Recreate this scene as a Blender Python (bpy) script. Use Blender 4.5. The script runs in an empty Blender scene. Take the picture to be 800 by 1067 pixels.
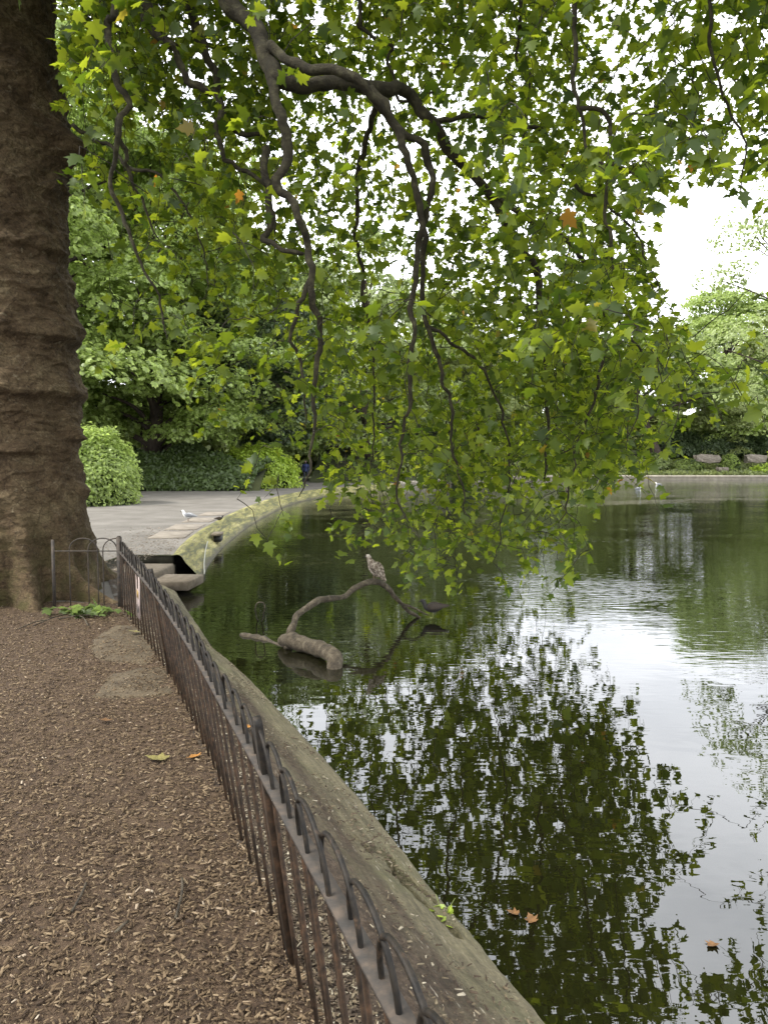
import bpy, math, random
import numpy as np
from mathutils import Vector, Matrix
from mathutils.geometry import tessellate_polygon
random.seed(7); RNG = np.random.default_rng(7)
C = bpy.context.scene.collection
S = bpy.context.scene
TAU = 2*math.pi
# ------------------------------------------------------------------ camera maths (photo 800x1067)
F = 770.0; PIT = math.atan(51.5/F); CAMZ = 1.6
cp, sp = math.cos(PIT), math.sin(PIT)
def ray(px, py):
    u = (px-400)/F; v = (py-533.5)/F
    return np.array([u, cp - v*sp, -sp - v*cp])
def G(px, py, z=0.0):                      # where the sight line through a photo pixel meets height z
    d = ray(px, py); t = (z-CAMZ)/d[2]
    return np.array([d[0]*t, d[1]*t, z])
def P(px, py, Y):                          # the point at forward distance Y
    d = ray(px, py); t = Y/d[1]
    return np.array([d[0]*t, Y, CAMZ+d[2]*t])
def project(p):
    p = np.asarray(p, float); x = p[..., 0]; y = p[..., 1]; z = p[..., 2]-CAMZ
    f = y*cp - z*sp; u = y*sp + z*cp
    f = np.where(f < .05, .05, f)
    return 400+F*x/f, 533.5-F*u/f, f
WATER = -0.45
# ------------------------------------------------------------------ noise
def _h(ix, iy, iz, s):
    n = (ix.astype(np.int64)*374761393 + iy.astype(np.int64)*668265263 + iz.astype(np.int64)*2147483647 + s*974634777) & 0xffffffff
    n = ((n ^ (n >> 13))*1274126177) & 0xffffffff
    n = n ^ (n >> 16)
    return (n & 0xffffff)/float(0xffffff)
def vnoise(p, s=0):
    p = np.asarray(p, float); i = np.floor(p); f = p-i; f = f*f*(3-2*f); i = i.astype(np.int64)
    r = 0
    for dx in (0, 1):
        for dy in (0, 1):
            for dz in (0, 1):
                w = (f[..., 0] if dx else 1-f[..., 0])*(f[..., 1] if dy else 1-f[..., 1])*(f[..., 2] if dz else 1-f[..., 2])
                r = r + w*_h(i[..., 0]+dx, i[..., 1]+dy, i[..., 2]+dz, s)
    return r*2-1
def fbm(p, octv=4, s=0, gain=.5):
    p = np.asarray(p, float); r = 0; a = 1; t = 0
    for k in range(octv):
        r = r + a*vnoise(p*(2.03**k)+17.3*k, s+k); t += a; a *= gain
    return r/t
# ------------------------------------------------------------------ mesh helpers
class MB:
    def __init__(self): self.v = []; self.f = []; self.n = 0; self.sz = []; self.att = []
    def add(self, v, f, att=None):
        v = np.asarray(v, float).reshape(-1, 3)
        f = np.asarray(f, np.int64)
        self.f.append((f+self.n).ravel()); self.sz.append(np.full(len(f), f.shape[1]))
        self.v.append(v); self.n += len(v)
        if att is not None: self.att.append(np.broadcast_to(np.asarray(att, float), (len(v),)))
    def addpoly(self, v, faces):
        v = np.asarray(v, float).reshape(-1, 3)
        for f in faces:
            self.f.append(np.asarray(f, np.int64)+self.n); self.sz.append(np.array([len(f)]))
        self.v.append(v); self.n += len(v)
    def box(self, c, s, rz=0, rx=0, ry=0):
        c = np.asarray(c, float); hx, hy, hz = np.asarray(s, float)/2
        v = np.array([[x, y, z] for x in (-hx, hx) for y in (-hy, hy) for z in (-hz, hz)])
        M = np.array(Matrix.Rotation(rz, 3, 'Z') @ Matrix.Rotation(ry, 3, 'Y') @ Matrix.Rotation(rx, 3, 'X'))
        self.add(v@M.T+c, [[0, 1, 3, 2], [4, 6, 7, 5], [0, 4, 5, 1], [2, 3, 7, 6], [0, 2, 6, 4], [1, 5, 7, 3]])
    def build(self, name, mat, parent=None, smooth=False, attname=None):
        me = bpy.data.meshes.new(name)
        V = np.concatenate(self.v); Fv = np.concatenate(self.f); Z = np.concatenate(self.sz)
        me.vertices.add(len(V)); me.vertices.foreach_set('co', V.astype(np.float32).ravel())
        me.loops.add(len(Fv)); me.loops.foreach_set('vertex_index', Fv.astype(np.int32))
        me.polygons.add(len(Z))
        me.polygons.foreach_set('loop_start', np.concatenate([[0], np.cumsum(Z)[:-1]]).astype(np.int32))
        me.polygons.foreach_set('loop_total', Z.astype(np.int32))
        if smooth: me.polygons.foreach_set('use_smooth', np.ones(len(Z), bool))
        if self.att and attname:
            a = me.attributes.new(attname, 'FLOAT', 'POINT'); a.data.foreach_set('value', np.concatenate(self.att).astype(np.float32))
        me.update(calc_edges=True); me.validate()
        me.materials.append(mat)
        o = bpy.data.objects.new(name, me); C.objects.link(o)
        if parent is not None: o.parent = parent
        return o
def tag(o, label=None, cat=None, group=None, kind=None):
    if label: o['label'] = label
    if cat: o['category'] = cat
    if group: o['group'] = group
    if kind: o['kind'] = kind
    return o
def empty(name, loc=(0, 0, 0), rz=0, label=None, cat=None, group=None):
    o = bpy.data.objects.new(name, None); C.objects.link(o); o.location = loc; o.rotation_euler = (0, 0, rz)
    return tag(o, label, cat, group)
def copy_tree(o, parent=None):
    c = o.copy(); C.objects.link(c); c.parent = parent
    for ch in list(o.children): copy_tree(ch, c)
    return c
def grid_faces(nu, nv, closed_u=False):
    iu = np.arange(nu if closed_u else nu-1); iv = np.arange(nv-1)
    a, b = np.meshgrid(iu, iv, indexing='ij'); a = a.ravel(); b = b.ravel(); a2 = (a+1) % nu
    return np.stack([a*nv+b, a2*nv+b, a2*nv+b+1, a*nv+b+1], 1)
def resample(pts, step):
    pts = np.asarray(pts, float); out = []
    n = len(pts)
    for i in range(n-1):                      # Catmull-Rom
        p0 = pts[max(i-1, 0)]; p1 = pts[i]; p2 = pts[i+1]; p3 = pts[min(i+2, n-1)]
        L = np.linalg.norm(p2[:3]-p1[:3]); k = max(1, int(math.ceil(L/step)))
        for t in np.arange(k)/k:
            out.append(.5*((2*p1)+(-p0+p2)*t+(2*p0-5*p1+4*p2-p3)*t*t+(-p0+3*p1-3*p2+p3)*t**3))
    out.append(pts[-1]); return np.array(out)
def tube(mb, pts, rad, sides=8, cap=True, ref=None, flat=None, att=None):
    pts = np.asarray(pts, float); n = len(pts)
    rad = np.broadcast_to(np.asarray(rad, float), (n,))
    T = np.gradient(pts, axis=0); T /= np.linalg.norm(T, axis=1)[:, None]+1e-9
    N = np.zeros_like(T); a = np.array([0, 0, 1.]) if ref is None else np.asarray(ref, float)
    if abs(T[0]@a) > .9: a = np.array([1., 0, 0])
    v = a-T[0]*(a@T[0]); v /= np.linalg.norm(v); N[0] = v
    for i in range(1, n):
        v = N[i-1]-T[i]*(N[i-1]@T[i]); v /= np.linalg.norm(v)+1e-9; N[i] = v
    B = np.cross(T, N); th = np.arange(sides)/sides*TAU
    fx, fy = (1, 1) if flat is None else flat
    V = pts[:, None, :]+rad[:, None, None]*(fx*np.cos(th)[None, :, None]*B[:, None, :]+fy*np.sin(th)[None, :, None]*N[:, None, :])
    Fq = np.stack([np.add.outer(np.arange(n-1)*sides, np.arange(sides)), np.add.outer(np.arange(n-1)*sides, (np.arange(sides)+1) % sides),
                   np.add.outer((np.arange(n-1)+1)*sides, (np.arange(sides)+1) % sides), np.add.outer((np.arange(n-1)+1)*sides, np.arange(sides))], -1).reshape(-1, 4)
    base = mb.n; mb.add(V.reshape(-1, 3), Fq, att)
    if cap:
        for r, rev in ((0, True), (n-1, False)):
            idx = np.arange(sides)+r*sides+base
            if rev: idx = idx[::-1]
            mb.f.append(idx); mb.sz.append(np.array([sides]))
def loft(mb, spine, w, h, sides=14, power=2.0):      # rounded body along a spine: half-width w, half-height h
    spine = np.asarray(spine, float); n = len(spine)
    T = np.gradient(spine, axis=0); T /= np.linalg.norm(T, axis=1)[:, None]
    side = np.cross(T, [0, 0, 1.]); bad = np.linalg.norm(side, axis=1) < .15
    side[bad] = np.array([0, -1., 0]); side /= np.linalg.norm(side, axis=1)[:, None]
    up = np.cross(side, T); th = np.arange(sides)/sides*TAU
    V = spine[:, None]+np.asarray(w)[:, None, None]*np.cos(th)[None, :, None]*side[:, None]+np.asarray(h)[:, None, None]*np.sin(th)[None, :, None]*up[:, None]
    Fq = np.stack([np.add.outer(np.arange(n-1)*sides, np.arange(sides)), np.add.outer(np.arange(n-1)*sides, (np.arange(sides)+1) % sides),
                   np.add.outer((np.arange(n-1)+1)*sides, (np.arange(sides)+1) % sides), np.add.outer((np.arange(n-1)+1)*sides, np.arange(sides))], -1).reshape(-1, 4)
    b = mb.n; mb.add(V.reshape(-1, 3), Fq)
    mb.f.append(np.arange(sides)[::-1]+b); mb.sz.append(np.array([sides])); mb.f.append(np.arange(sides)+(n-1)*sides+b); mb.sz.append(np.array([sides]))
# ------------------------------------------------------------------ materials
def newmat(name):
    m = bpy.data.materials.new(name); m.use_nodes = True; nt = m.node_tree; nt.nodes.clear()
    return m, nt, nt.nodes.new('ShaderNodeOutputMaterial')
def N(nt, t, **kw):
    n = nt.nodes.new(t)
    for k, v in kw.items():
        if k in ('inp',):
            for a, b in v.items(): n.inputs[a].default_value = b
        else: setattr(n, k, v)
    return n
def ramp(nt, stops, fac=None, interp='LINEAR'):
    r = nt.nodes.new('ShaderNodeValToRGB'); cr = r.color_ramp; cr.interpolation = interp
    cr.elements[0].position = stops[0][0]; cr.elements[0].color = (*stops[0][1], 1)
    cr.elements[1].position = stops[-1][0]; cr.elements[1].color = (*stops[-1][1], 1)
    for p, c in stops[1:-1]:
        e = cr.elements.new(p); e.color = (*c, 1)
    if fac is not None: nt.links.new(fac, r.inputs[0])
    return r
def coords(nt, scale=(1, 1, 1)):
    tc = nt.nodes.new('ShaderNodeTexCoord'); mp = nt.nodes.new('ShaderNodeMapping'); mp.inputs['Scale'].default_value = scale
    nt.links.new(tc.outputs['Object'], mp.inputs[0]); return mp.outputs[0]
def noise(nt, vec, scale, detail=4, rough=.55, dist=0):
    n = N(nt, 'ShaderNodeTexNoise', inp={'Scale': scale, 'Detail': detail, 'Roughness': rough, 'Distortion': dist})
    nt.links.new(vec, n.inputs['Vector']); return n.outputs['Fac']
def mixc(nt, a, b, fac, mode='MIX'):
    m = nt.nodes.new('ShaderNodeMix'); m.data_type = 'RGBA'; m.blend_type = mode
    for i, s in ((0, fac), (6, a), (7, b)):
        if isinstance(s, (int, float)): m.inputs[i].default_value = s
        elif isinstance(s, tuple): m.inputs[i].default_value = (*s, 1)
        else: nt.links.new(s, m.inputs[i])
    return m.outputs[2]
def math_(nt, op, a, b=0.0, clamp=False):
    m = nt.nodes.new('ShaderNodeMath'); m.operation = op; m.use_clamp = clamp
    for i, s in ((0, a), (1, b)):
        if isinstance(s, (int, float)): m.inputs[i].default_value = s
        else: nt.links.new(s, m.inputs[i])
    return m.outputs[0]
KA = .66
def kk(st, k=None): return [(p, tuple(c*(KA if k is None else k) for c in col)) for p, col in st]
def surf_mat(name, stops, scale=4, detail=6, rough=.85, bump=.3, bscale=30, stretch=(1, 1, 1), stops2=None, scale2=25, f2=.5, dist=0.02, spec=.3, metal=0):
    m, nt, out = newmat(name); v = coords(nt, stretch)
    c = ramp(nt, kk(stops), noise(nt, v, scale, detail, .6)).outputs[0]
    if stops2: c = mixc(nt, c, ramp(nt, stops2, noise(nt, v, scale2, 4, .7)).outputs[0], f2, 'OVERLAY')
    b = N(nt, 'ShaderNodeBsdfPrincipled', inp={'Roughness': rough, 'Specular IOR Level': spec, 'Metallic': metal})
    nt.links.new(c, b.inputs['Base Color'])
    bp = N(nt, 'ShaderNodeBump', inp={'Strength': bump, 'Distance': dist})
    nt.links.new(noise(nt, v, bscale, 6, .65), bp.inputs['Height']); nt.links.new(bp.outputs[0], b.inputs['Normal'])
    nt.links.new(b.outputs[0], out.inputs[0]); return m
def leaf_mat(name, stops, tstops, tr=.5, gloss=.06, grough=.35):
    m, nt, out = newmat(name); g = nt.nodes.new('ShaderNodeNewGeometry'); r = g.outputs['Random Per Island']
    d = nt.nodes.new('ShaderNodeBsdfDiffuse'); t = nt.nodes.new('ShaderNodeBsdfTranslucent'); gl = N(nt, 'ShaderNodeBsdfGlossy', inp={'Roughness': grough, 'Color': (.9, 1, .85, 1)})
    nt.links.new(ramp(nt, stops, r).outputs[0], d.inputs[0]); nt.links.new(ramp(nt, tstops, r).outputs[0], t.inputs[0])
    a = nt.nodes.new('ShaderNodeMixShader'); a.inputs[0].default_value = tr; nt.links.new(d.outputs[0], a.inputs[1]); nt.links.new(t.outputs[0], a.inputs[2])
    b = nt.nodes.new('ShaderNodeMixShader'); b.inputs[0].default_value = gloss; nt.links.new(a.outputs[0], b.inputs[1]); nt.links.new(gl.outputs[0], b.inputs[2])
    nt.links.new(b.outputs[0], out.inputs[0]); return m
M_rust = None
def plain(name, col, rough=.6, metal=0, spec=.4, var=.15, scale=20):
    a = tuple(c*(1-var) for c in col); b = tuple(min(1, c*(1+var)) for c in col)
    return surf_mat(name, [(.35, a), (.65, b)], scale, 3, rough, .15, scale*3, dist=.003, spec=spec, metal=metal)
M = {}
M['plane_leaf'] = leaf_mat('plane_leaf', [(0, (.028, .048, .009)), (.5, (.055, .085, .014)), (.992, (.09, .125, .022)), (.996, (.12, .11, .015)), (1, (.19, .08, .015))],
                           [(0, (.085, .145, .010)), (.5, (.235, .31, .014)), (.992, (.46, .53, .03)), (.996, (.45, .38, .04)), (1, (.6, .25, .03))], .58, .022, .45)
def lm(name, c, k=1.35, t=.45, tk=2.4, gloss=.03):
    c = np.array(c)*k; q = lambda a, f: tuple(np.clip(np.array(a)*f, 0, .9))
    return leaf_mat(name, [(0, q(c, .6)), (.5, q(c, 1)), (1, q(c, 1.45))], [(0, q(c, .6*tk)), (.5, q(c, tk)), (1, q(c, 1.4*tk))], t, gloss, .45)
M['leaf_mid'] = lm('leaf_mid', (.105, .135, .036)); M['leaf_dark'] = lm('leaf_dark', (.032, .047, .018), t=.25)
M['leaf_bright'] = lm('leaf_bright', (.145, .185, .048)); M['leaf_pale'] = lm('leaf_pale', (.155, .185, .075)); M['leaf_ivy'] = lm('leaf_ivy', (.030, .046, .011), t=.2, gloss=.03)
M['leaf_yellow'] = lm('leaf_yellow', (.19, .25, .035), t=.45); M['leaf_olive'] = lm('leaf_olive', (.125, .145, .048))
M['twig'] = surf_mat('twig', [(.3, (.020, .016, .012)), (.7, (.055, .045, .032))], 12, 4, .9, .3, 60)
M['limb'] = surf_mat('limb', [(.3, (.022, .018, .011)), (.52, (.048, .040, .022)), (.70, (.11, .10, .055))], 11, 8, .9, 1.0, 60, stops2=[(.3, (.35,)*3), (.7, (.7,)*3)], f2=.6)
M['bark_far'] = surf_mat('bark_far', [(.3, (.045, .035, .028)), (.7, (.12, .09, .07))], 3, 5, .9, .5, 12, (3, 3, .6))
def trunk_mat():
    m, nt, out = newmat('plane_bark'); v = coords(nt)
    a = ramp(nt, [(.30, (.075, .050, .030)), (.45, (.15, .104, .066)), (.56, (.21, .155, .10)), (.70, (.34, .27, .18))], noise(nt, v, 3.2, 9, .68, .6)).outputs[0]
    fl = ramp(nt, [(.60, (0, 0, 0)), (.68, (1, 1, 1))], noise(nt, v, 11, 5, .6, 1.2)).outputs[0]
    a = mixc(nt, a, (.30, .255, .19), math_(nt, 'MULTIPLY', fl, .7))
    dk = ramp(nt, [(.32, (1, 1, 1)), (.44, (0, 0, 0))], noise(nt, coords(nt, (1, 1, 1.7)), 7, 10, .75, 1.2)).outputs[0]
    vo = N(nt, 'ShaderNodeTexVoronoi', feature='DISTANCE_TO_EDGE', inp={'Scale': 9.0}); nt.links.new(mixc(nt, coords(nt, (1, 1, 1.5)), N(nt, 'ShaderNodeTexNoise', inp={'Scale': 6.0, 'Detail': 5.0}).outputs['Color'], .25), vo.inputs['Vector'])
    a = mixc(nt, a, (.05, .035, .024), ramp(nt, [(.0, (.6,)*3), (.035, (0, 0, 0))], vo.outputs['Distance']).outputs[0])
    a = mixc(nt, a, (.035, .024, .017), math_(nt, 'MULTIPLY', dk, .75))
    a = mixc(nt, a, ramp(nt, [(.3, (.15,)*3), (.7, (.85,)*3)], noise(nt, v, 38, 7, .75, .4)).outputs[0], .75, 'OVERLAY')
    # moss low down on the roots
    sx = nt.nodes.new('ShaderNodeSeparateXYZ'); nt.links.new(coords(nt), sx.inputs[0])
    low = math_(nt, 'SUBTRACT', 1.0, math_(nt, 'MULTIPLY', sx.outputs[2], .75), True)
    gm = math_(nt, 'MULTIPLY', low, ramp(nt, [(.42, (0, 0, 0)), (.6, (1, 1, 1))], noise(nt, v, 5, 6, .6)).outputs[0])
    a = mixc(nt, a, (.105, .10, .035), math_(nt, 'MULTIPLY', gm, .75))
    a = mixc(nt, a, (.58, .565, .49), 1.0, 'MULTIPLY')
    b = N(nt, 'ShaderNodeBsdfPrincipled', inp={'Roughness': .9, 'Specular IOR Level': .2}); nt.links.new(a, b.inputs['Base Color'])
    hgt = math_(nt, 'ADD', noise(nt, coords(nt, (1, 1, 2.2)), 14, 10, .7, .8), math_(nt, 'MULTIPLY', noise(nt, v, 60, 5, .7), .3))
    bp = N(nt, 'ShaderNodeBump', inp={'Strength': 1.0, 'Distance': .06}); nt.links.new(hgt, bp.inputs['Height']); nt.links.new(bp.outputs[0], b.inputs['Normal'])
    nt.links.new(b.outputs[0], out.inputs[0]); return m
M['plane_bark'] = trunk_mat()
M['soil'] = surf_mat('soil', [(.3, (.050, .031, .018)), (.5, (.10, .064, .038)), (.7, (.16, .108, .066))], 25, 8, .95, .8, 120, stops2=[(.3, (.25,)*3), (.7, (.75,)*3)], scale2=140, f2=.8)
M['land'] = surf_mat('land', [(.3, (.030, .040, .014)), (.7, (.075, .085, .03))], .8, 8, .95, .5, 20)
M['asphalt'] = surf_mat('asphalt', [(.3, (.12, .108, .092)), (.55, (.18, .165, .145)), (.75, (.24, .22, .195))], .9, 7, .9, .3, 150, stops2=[(.3, (.4,)*3), (.7, (.6,)*3)], scale2=220, f2=.6, dist=.004)
M['slab'] = surf_mat('slab', [(.3, (.060, .044, .026)), (.7, (.14, .108, .066))], 6, 8, .9, .7, 70, stops2=[(.35, (.2,)*3), (.65, (.8,)*3)], scale2=90, f2=.8, dist=.006)
M['pale_stone'] = surf_mat('pale_stone', [(.3, (.17, .145, .115)), (.7, (.33, .29, .24))], 4, 6, .9, .5, 30)
M['coping'] = surf_mat('coping', [(.3, (.35, .31, .24)), (.7, (.55, .50, .40))], 2, 5, .85, .3, 20)
M['ledge'] = surf_mat('ledge', [(.3, (.13, .105, .075)), (.7, (.24, .20, .15))], 8, 7, .9, .6, 60)
M['dark_stone'] = surf_mat('dark_stone', [(.3, (.035, .032, .022)), (.7, (.08, .075, .05))], 6, 6, .9, .5, 40)
M['iron'] = surf_mat('iron', [(.36, (.026, .022, .018)), (.52, (.050, .038, .028)), (.68, (.095, .068, .046))], 22, 7, .8, .4, 160, dist=.002, spec=.5)
M['rust'] = surf_mat('rust', [(.35, (.020, .017, .014)), (.5, (.042, .029, .020)), (.68, (.095, .056, .034))], 30, 7, .75, .5, 150, dist=.002, spec=.4)
def hoop_mat():
    m, nt, out = newmat('worn_paint'); sx = nt.nodes.new('ShaderNodeSeparateXYZ'); nt.links.new(coords(nt), sx.inputs[0]); v = coords(nt)
    ru = ramp(nt, [(.35, (.016, .012, .009)), (.52, (.040, .026, .017)), (.68, (.085, .048, .028))], noise(nt, v, 30, 7, .7)).outputs[0]
    pa = ramp(nt, [(.38, (.007, .006, .005)), (.6, (.018, .014, .010)), (.72, (.060, .038, .024))], noise(nt, v, 45, 5, .6)).outputs[0]
    f = ramp(nt, [(.45, (0, 0, 0)), (.55, (1, 1, 1))], math_(nt, 'ADD', math_(nt, 'MULTIPLY', math_(nt, 'SUBTRACT', sx.outputs[2], .60), 5), noise(nt, v, 20, 4, .6))).outputs[0]
    b = N(nt, 'ShaderNodeBsdfPrincipled', inp={'Roughness': .62, 'Specular IOR Level': .22}); nt.links.new(mixc(nt, ru, pa, f), b.inputs['Base Color'])
    bp = N(nt, 'ShaderNodeBump', inp={'Strength': .5, 'Distance': .002}); nt.links.new(noise(nt, v, 150, 4, .6), bp.inputs['Height']); nt.links.new(bp.outputs[0], b.inputs['Normal']); nt.links.new(b.outputs[0], out.inputs[0]); return m
M['hoop'] = hoop_mat()
M['sign'] = surf_mat('sign', [(.3, (.42, .33, .30)), (.7, (.55, .45, .42))], 12, 4, .5, .1, 60)
M['black'] = plain('black', (.02, .02, .02)); M['ochre'] = plain('ochre', (.35, .22, .05))
M['wet_wood'] = surf_mat('wet_wood', [(.3, (.030, .023, .014)), (.5, (.085, .066, .042)), (.7, (.19, .16, .11))], 14, 9, .65, 1.0, 60, stops2=[(.3, (.3,)*3), (.7, (.7,)*3)], f2=.7)
def chip_mat(name, stops, rough=.85):
    m, nt, out = newmat(name); g = nt.nodes.new('ShaderNodeNewGeometry'); b = N(nt, 'ShaderNodeBsdfPrincipled', inp={'Roughness': rough, 'Specular IOR Level': .25})
    c = ramp(nt, kk(stops, .64), g.outputs['Random Per Island']).outputs[0]
    c = mixc(nt, c, ramp(nt, [(.3, (.35,)*3), (.7, (.65,)*3)], noise(nt, coords(nt), 90, 3)).outputs[0], .7, 'OVERLAY')
    nt.links.new(c, b.inputs['Base Color']); nt.links.new(b.outputs[0], out.inputs[0]); return m
M['chips'] = chip_mat('chips', [(0, (.035, .021, .013)), (.35, (.105, .070, .038)), (.75, (.17, .118, .066)), (.94, (.27, .20, .12)), (.99, (.32, .24, .16)), (1, (.50, .42, .32))])
M['litter'] = chip_mat('litter', [(0, (.05, .035, .024)), (.5, (.11, .08, .052)), (.85, (.20, .16, .10)), (1, (.45, .40, .30))])
M['path_litter'] = chip_mat('path_litter', [(0, (.10, .07, .05)), (.5, (.22, .17, .12)), (1, (.5, .44, .36))])
def mossy():
    m, nt, out = newmat('mossy_wall'); v = coords(nt, (1.6, .22, 3.2))
    c = ramp(nt, [(.32, (.035, .038, .012)), (.44, (.085, .085, .020)), (.54, (.19, .175, .045)), (.68, (.30, .27, .12))], noise(nt, v, 2.6, 8, .65, .5)).outputs[0]
    c = mixc(nt, c, (.04, .035, .018), ramp(nt, [(.5, (0, 0, 0)), (.68, (1, 1, 1))], noise(nt, v, 9, 6, .7)).outputs[0])
    sx = nt.nodes.new('ShaderNodeSeparateXYZ'); nt.links.new(coords(nt), sx.inputs[0])
    wet = ramp(nt, [(.0, (1, 1, 1)), (1, (0, 0, 0))], math_(nt, 'MULTIPLY', math_(nt, 'ADD', sx.outputs[2], .44), 7, True)).outputs[0]
    c = mixc(nt, c, (.04, .034, .02), math_(nt, 'MULTIPLY', wet, .85))
    b = N(nt, 'ShaderNodeBsdfPrincipled', inp={'Roughness': .8}); nt.links.new(c, b.inputs['Base Color'])
    bp = N(nt, 'ShaderNodeBump', inp={'Strength': .6, 'Distance': .03}); nt.links.new(noise(nt, v, 14, 7, .7), bp.inputs['Height']); nt.links.new(bp.outputs[0], b.inputs['Normal'])
    nt.links.new(b.outputs[0], out.inputs[0]); return m
M['mossy'] = mossy()
def bank_mat():
    m, nt, out = newmat('bank_concrete'); at = N(nt, 'ShaderNodeAttribute', attribute_name='t'); t = at.outputs['Fac']
    tc = nt.nodes.new('ShaderNodeTexCoord'); mp = N(nt, 'ShaderNodeMapping'); mp.inputs['Rotation'].default_value = (0, 0, math.radians(-24)); nt.links.new(tc.outputs['Object'], mp.inputs[0])
    st = N(nt, 'ShaderNodeMapping'); st.inputs['Scale'].default_value = (1, .10, 1); nt.links.new(mp.outputs[0], st.inputs[0]); v = st.outputs[0]; w = tc.outputs['Object']
    con = ramp(nt, [(.28, (.050, .042, .026)), (.44, (.115, .100, .060)), (.58, (.175, .152, .092)), (.74, (.27, .24, .16))], noise(nt, v, 20, 10, .75, .3)).outputs[0]
    con = mixc(nt, con, ramp(nt, [(.3, (.3,)*3), (.7, (.7,)*3)], noise(nt, w, 55, 6, .7)).outputs[0], .8, 'OVERLAY')
    con = mixc(nt, con, (.085, .090, .035), math_(nt, 'MULTIPLY', ramp(nt, [(.5, (0, 0, 0)), (.7, (1, 1, 1))], noise(nt, w, 2.2, 6, .6)).outputs[0], .55))
    soil = ramp(nt, [(.3, (.022, .015, .010)), (.5, (.055, .038, .025)), (.7, (.11, .080, .054))], noise(nt, w, 30, 8, .7)).outputs[0]
    e = math_(nt, 'ADD', t, math_(nt, 'MULTIPLY', math_(nt, 'SUBTRACT', noise(nt, v, 7, 7, .65), .5), 1.1))
    k = ramp(nt, [(.44, (0, 0, 0)), (.72, (1, 1, 1))], e).outputs[0]
    c = mixc(nt, soil, con, k)
    fv = N(nt, 'ShaderNodeMapping'); fv.inputs['Scale'].default_value = (1, .16, 1); nt.links.new(mp.outputs[0], fv.inputs[0])
    fk = ramp(nt, [(.64, (0, 0, 0)), (.70, (1, 1, 1))], noise(nt, fv.outputs[0], 75, 3, .6, .2)).outputs[0]
    c = mixc(nt, c, (.36, .32, .25), math_(nt, 'MULTIPLY', fk, math_(nt, 'MULTIPLY', ramp(nt, [(.42, (0, 0, 0)), (.6, (1, 1, 1))], noise(nt, w, 4, 3, .5)).outputs[0], .8)))
    edge = ramp(nt, [(.965, (0, 0, 0)), (.995, (1, 1, 1))], t).outputs[0]
    c = mixc(nt, c, (.030, .032, .022), math_(nt, 'MULTIPLY', edge, .8))
    b = N(nt, 'ShaderNodeBsdfPrincipled', inp={'Roughness': .82, 'Specular IOR Level': .3}); nt.links.new(c, b.inputs['Base Color'])
    bp = N(nt, 'ShaderNodeBump', inp={'Strength': 1.0, 'Distance': .022}); nt.links.new(math_(nt, 'ADD', noise(nt, v, 30, 8, .7), noise(nt, w, 90, 4, .7)), bp.inputs['Height']); nt.links.new(bp.outputs[0], b.inputs['Normal'])
    nt.links.new(b.outputs[0], out.inputs[0]); return m
M['bank'] = bank_mat()
def water_mat():
    m, nt, out = newmat('lake_water'); tc = nt.nodes.new('ShaderNodeTexCoord')
    def mp(sc, rz=0):
        q = N(nt, 'ShaderNodeMapping'); q.inputs['Scale'].default_value = sc; q.inputs['Rotation'].default_value = (0, 0, rz); nt.links.new(tc.outputs['Object'], q.inputs[0]); return q.outputs[0]
    n1 = noise(nt, mp((1, 1.3, 1)), 1.9, 2, .5, .3)
    n2 = noise(nt, mp((1, 3.2, 1), .08), 2.4, 2, .5, .4)
    n3 = noise(nt, mp((.8, 4.0, 1), -.05), 5.0, 1, .5, .2)
    msk = ramp(nt, [(.35, (.12,)*3), (.65, (1, 1, 1))], noise(nt, mp((1, 1.6, 1)), .28, 2, .5)).outputs[0]
    # breeze: the open water further out carries the finer ripples
    sx = nt.nodes.new('ShaderNodeSeparateXYZ'); nt.links.new(tc.outputs['Object'], sx.inputs[0])
    br = math_(nt, 'MULTIPLY', math_(nt, 'SUBTRACT', sx.outputs[1], 6.0), .16, True)
    br = math_(nt, 'ADD', math_(nt, 'MULTIPLY', br, .92), .08)
    h = math_(nt, 'MULTIPLY', n1, .0030)
    h = math_(nt, 'ADD', h, math_(nt, 'MULTIPLY', math_(nt, 'MULTIPLY', n2, .0030), br))
    h = math_(nt, 'ADD', h, math_(nt, 'MULTIPLY', math_(nt, 'MULTIPLY', math_(nt, 'MULTIPLY', n3, .0042), msk), br))
    bp = N(nt, 'ShaderNodeBump', inp={'Strength': 1.0, 'Distance': 1.0}); nt.links.new(h, bp.inputs['Height'])
    d = N(nt, 'ShaderNodeBsdfDiffuse', inp={'Color': (.006, .006, .002, 1)})
    gl = N(nt, 'ShaderNodeBsdfGlossy', inp={'Roughness': .0, 'Color': (.97, .98, 1, 1)}); nt.links.new(bp.outputs[0], gl.inputs['Normal'])
    fr = N(nt, 'ShaderNodeFresnel', inp={'IOR': 1.85}); mx = nt.nodes.new('ShaderNodeMixShader')
    nt.links.new(bp.outputs[0], fr.inputs['Normal'])
    nt.links.new(fr.outputs[0], mx.inputs[0]); nt.links.new(d.outputs[0], mx.inputs[1]); nt.links.new(gl.outputs[0], mx.inputs[2]); nt.links.new(mx.outputs[0], out.inputs[0]); return m
M['water'] = water_mat()
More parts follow.
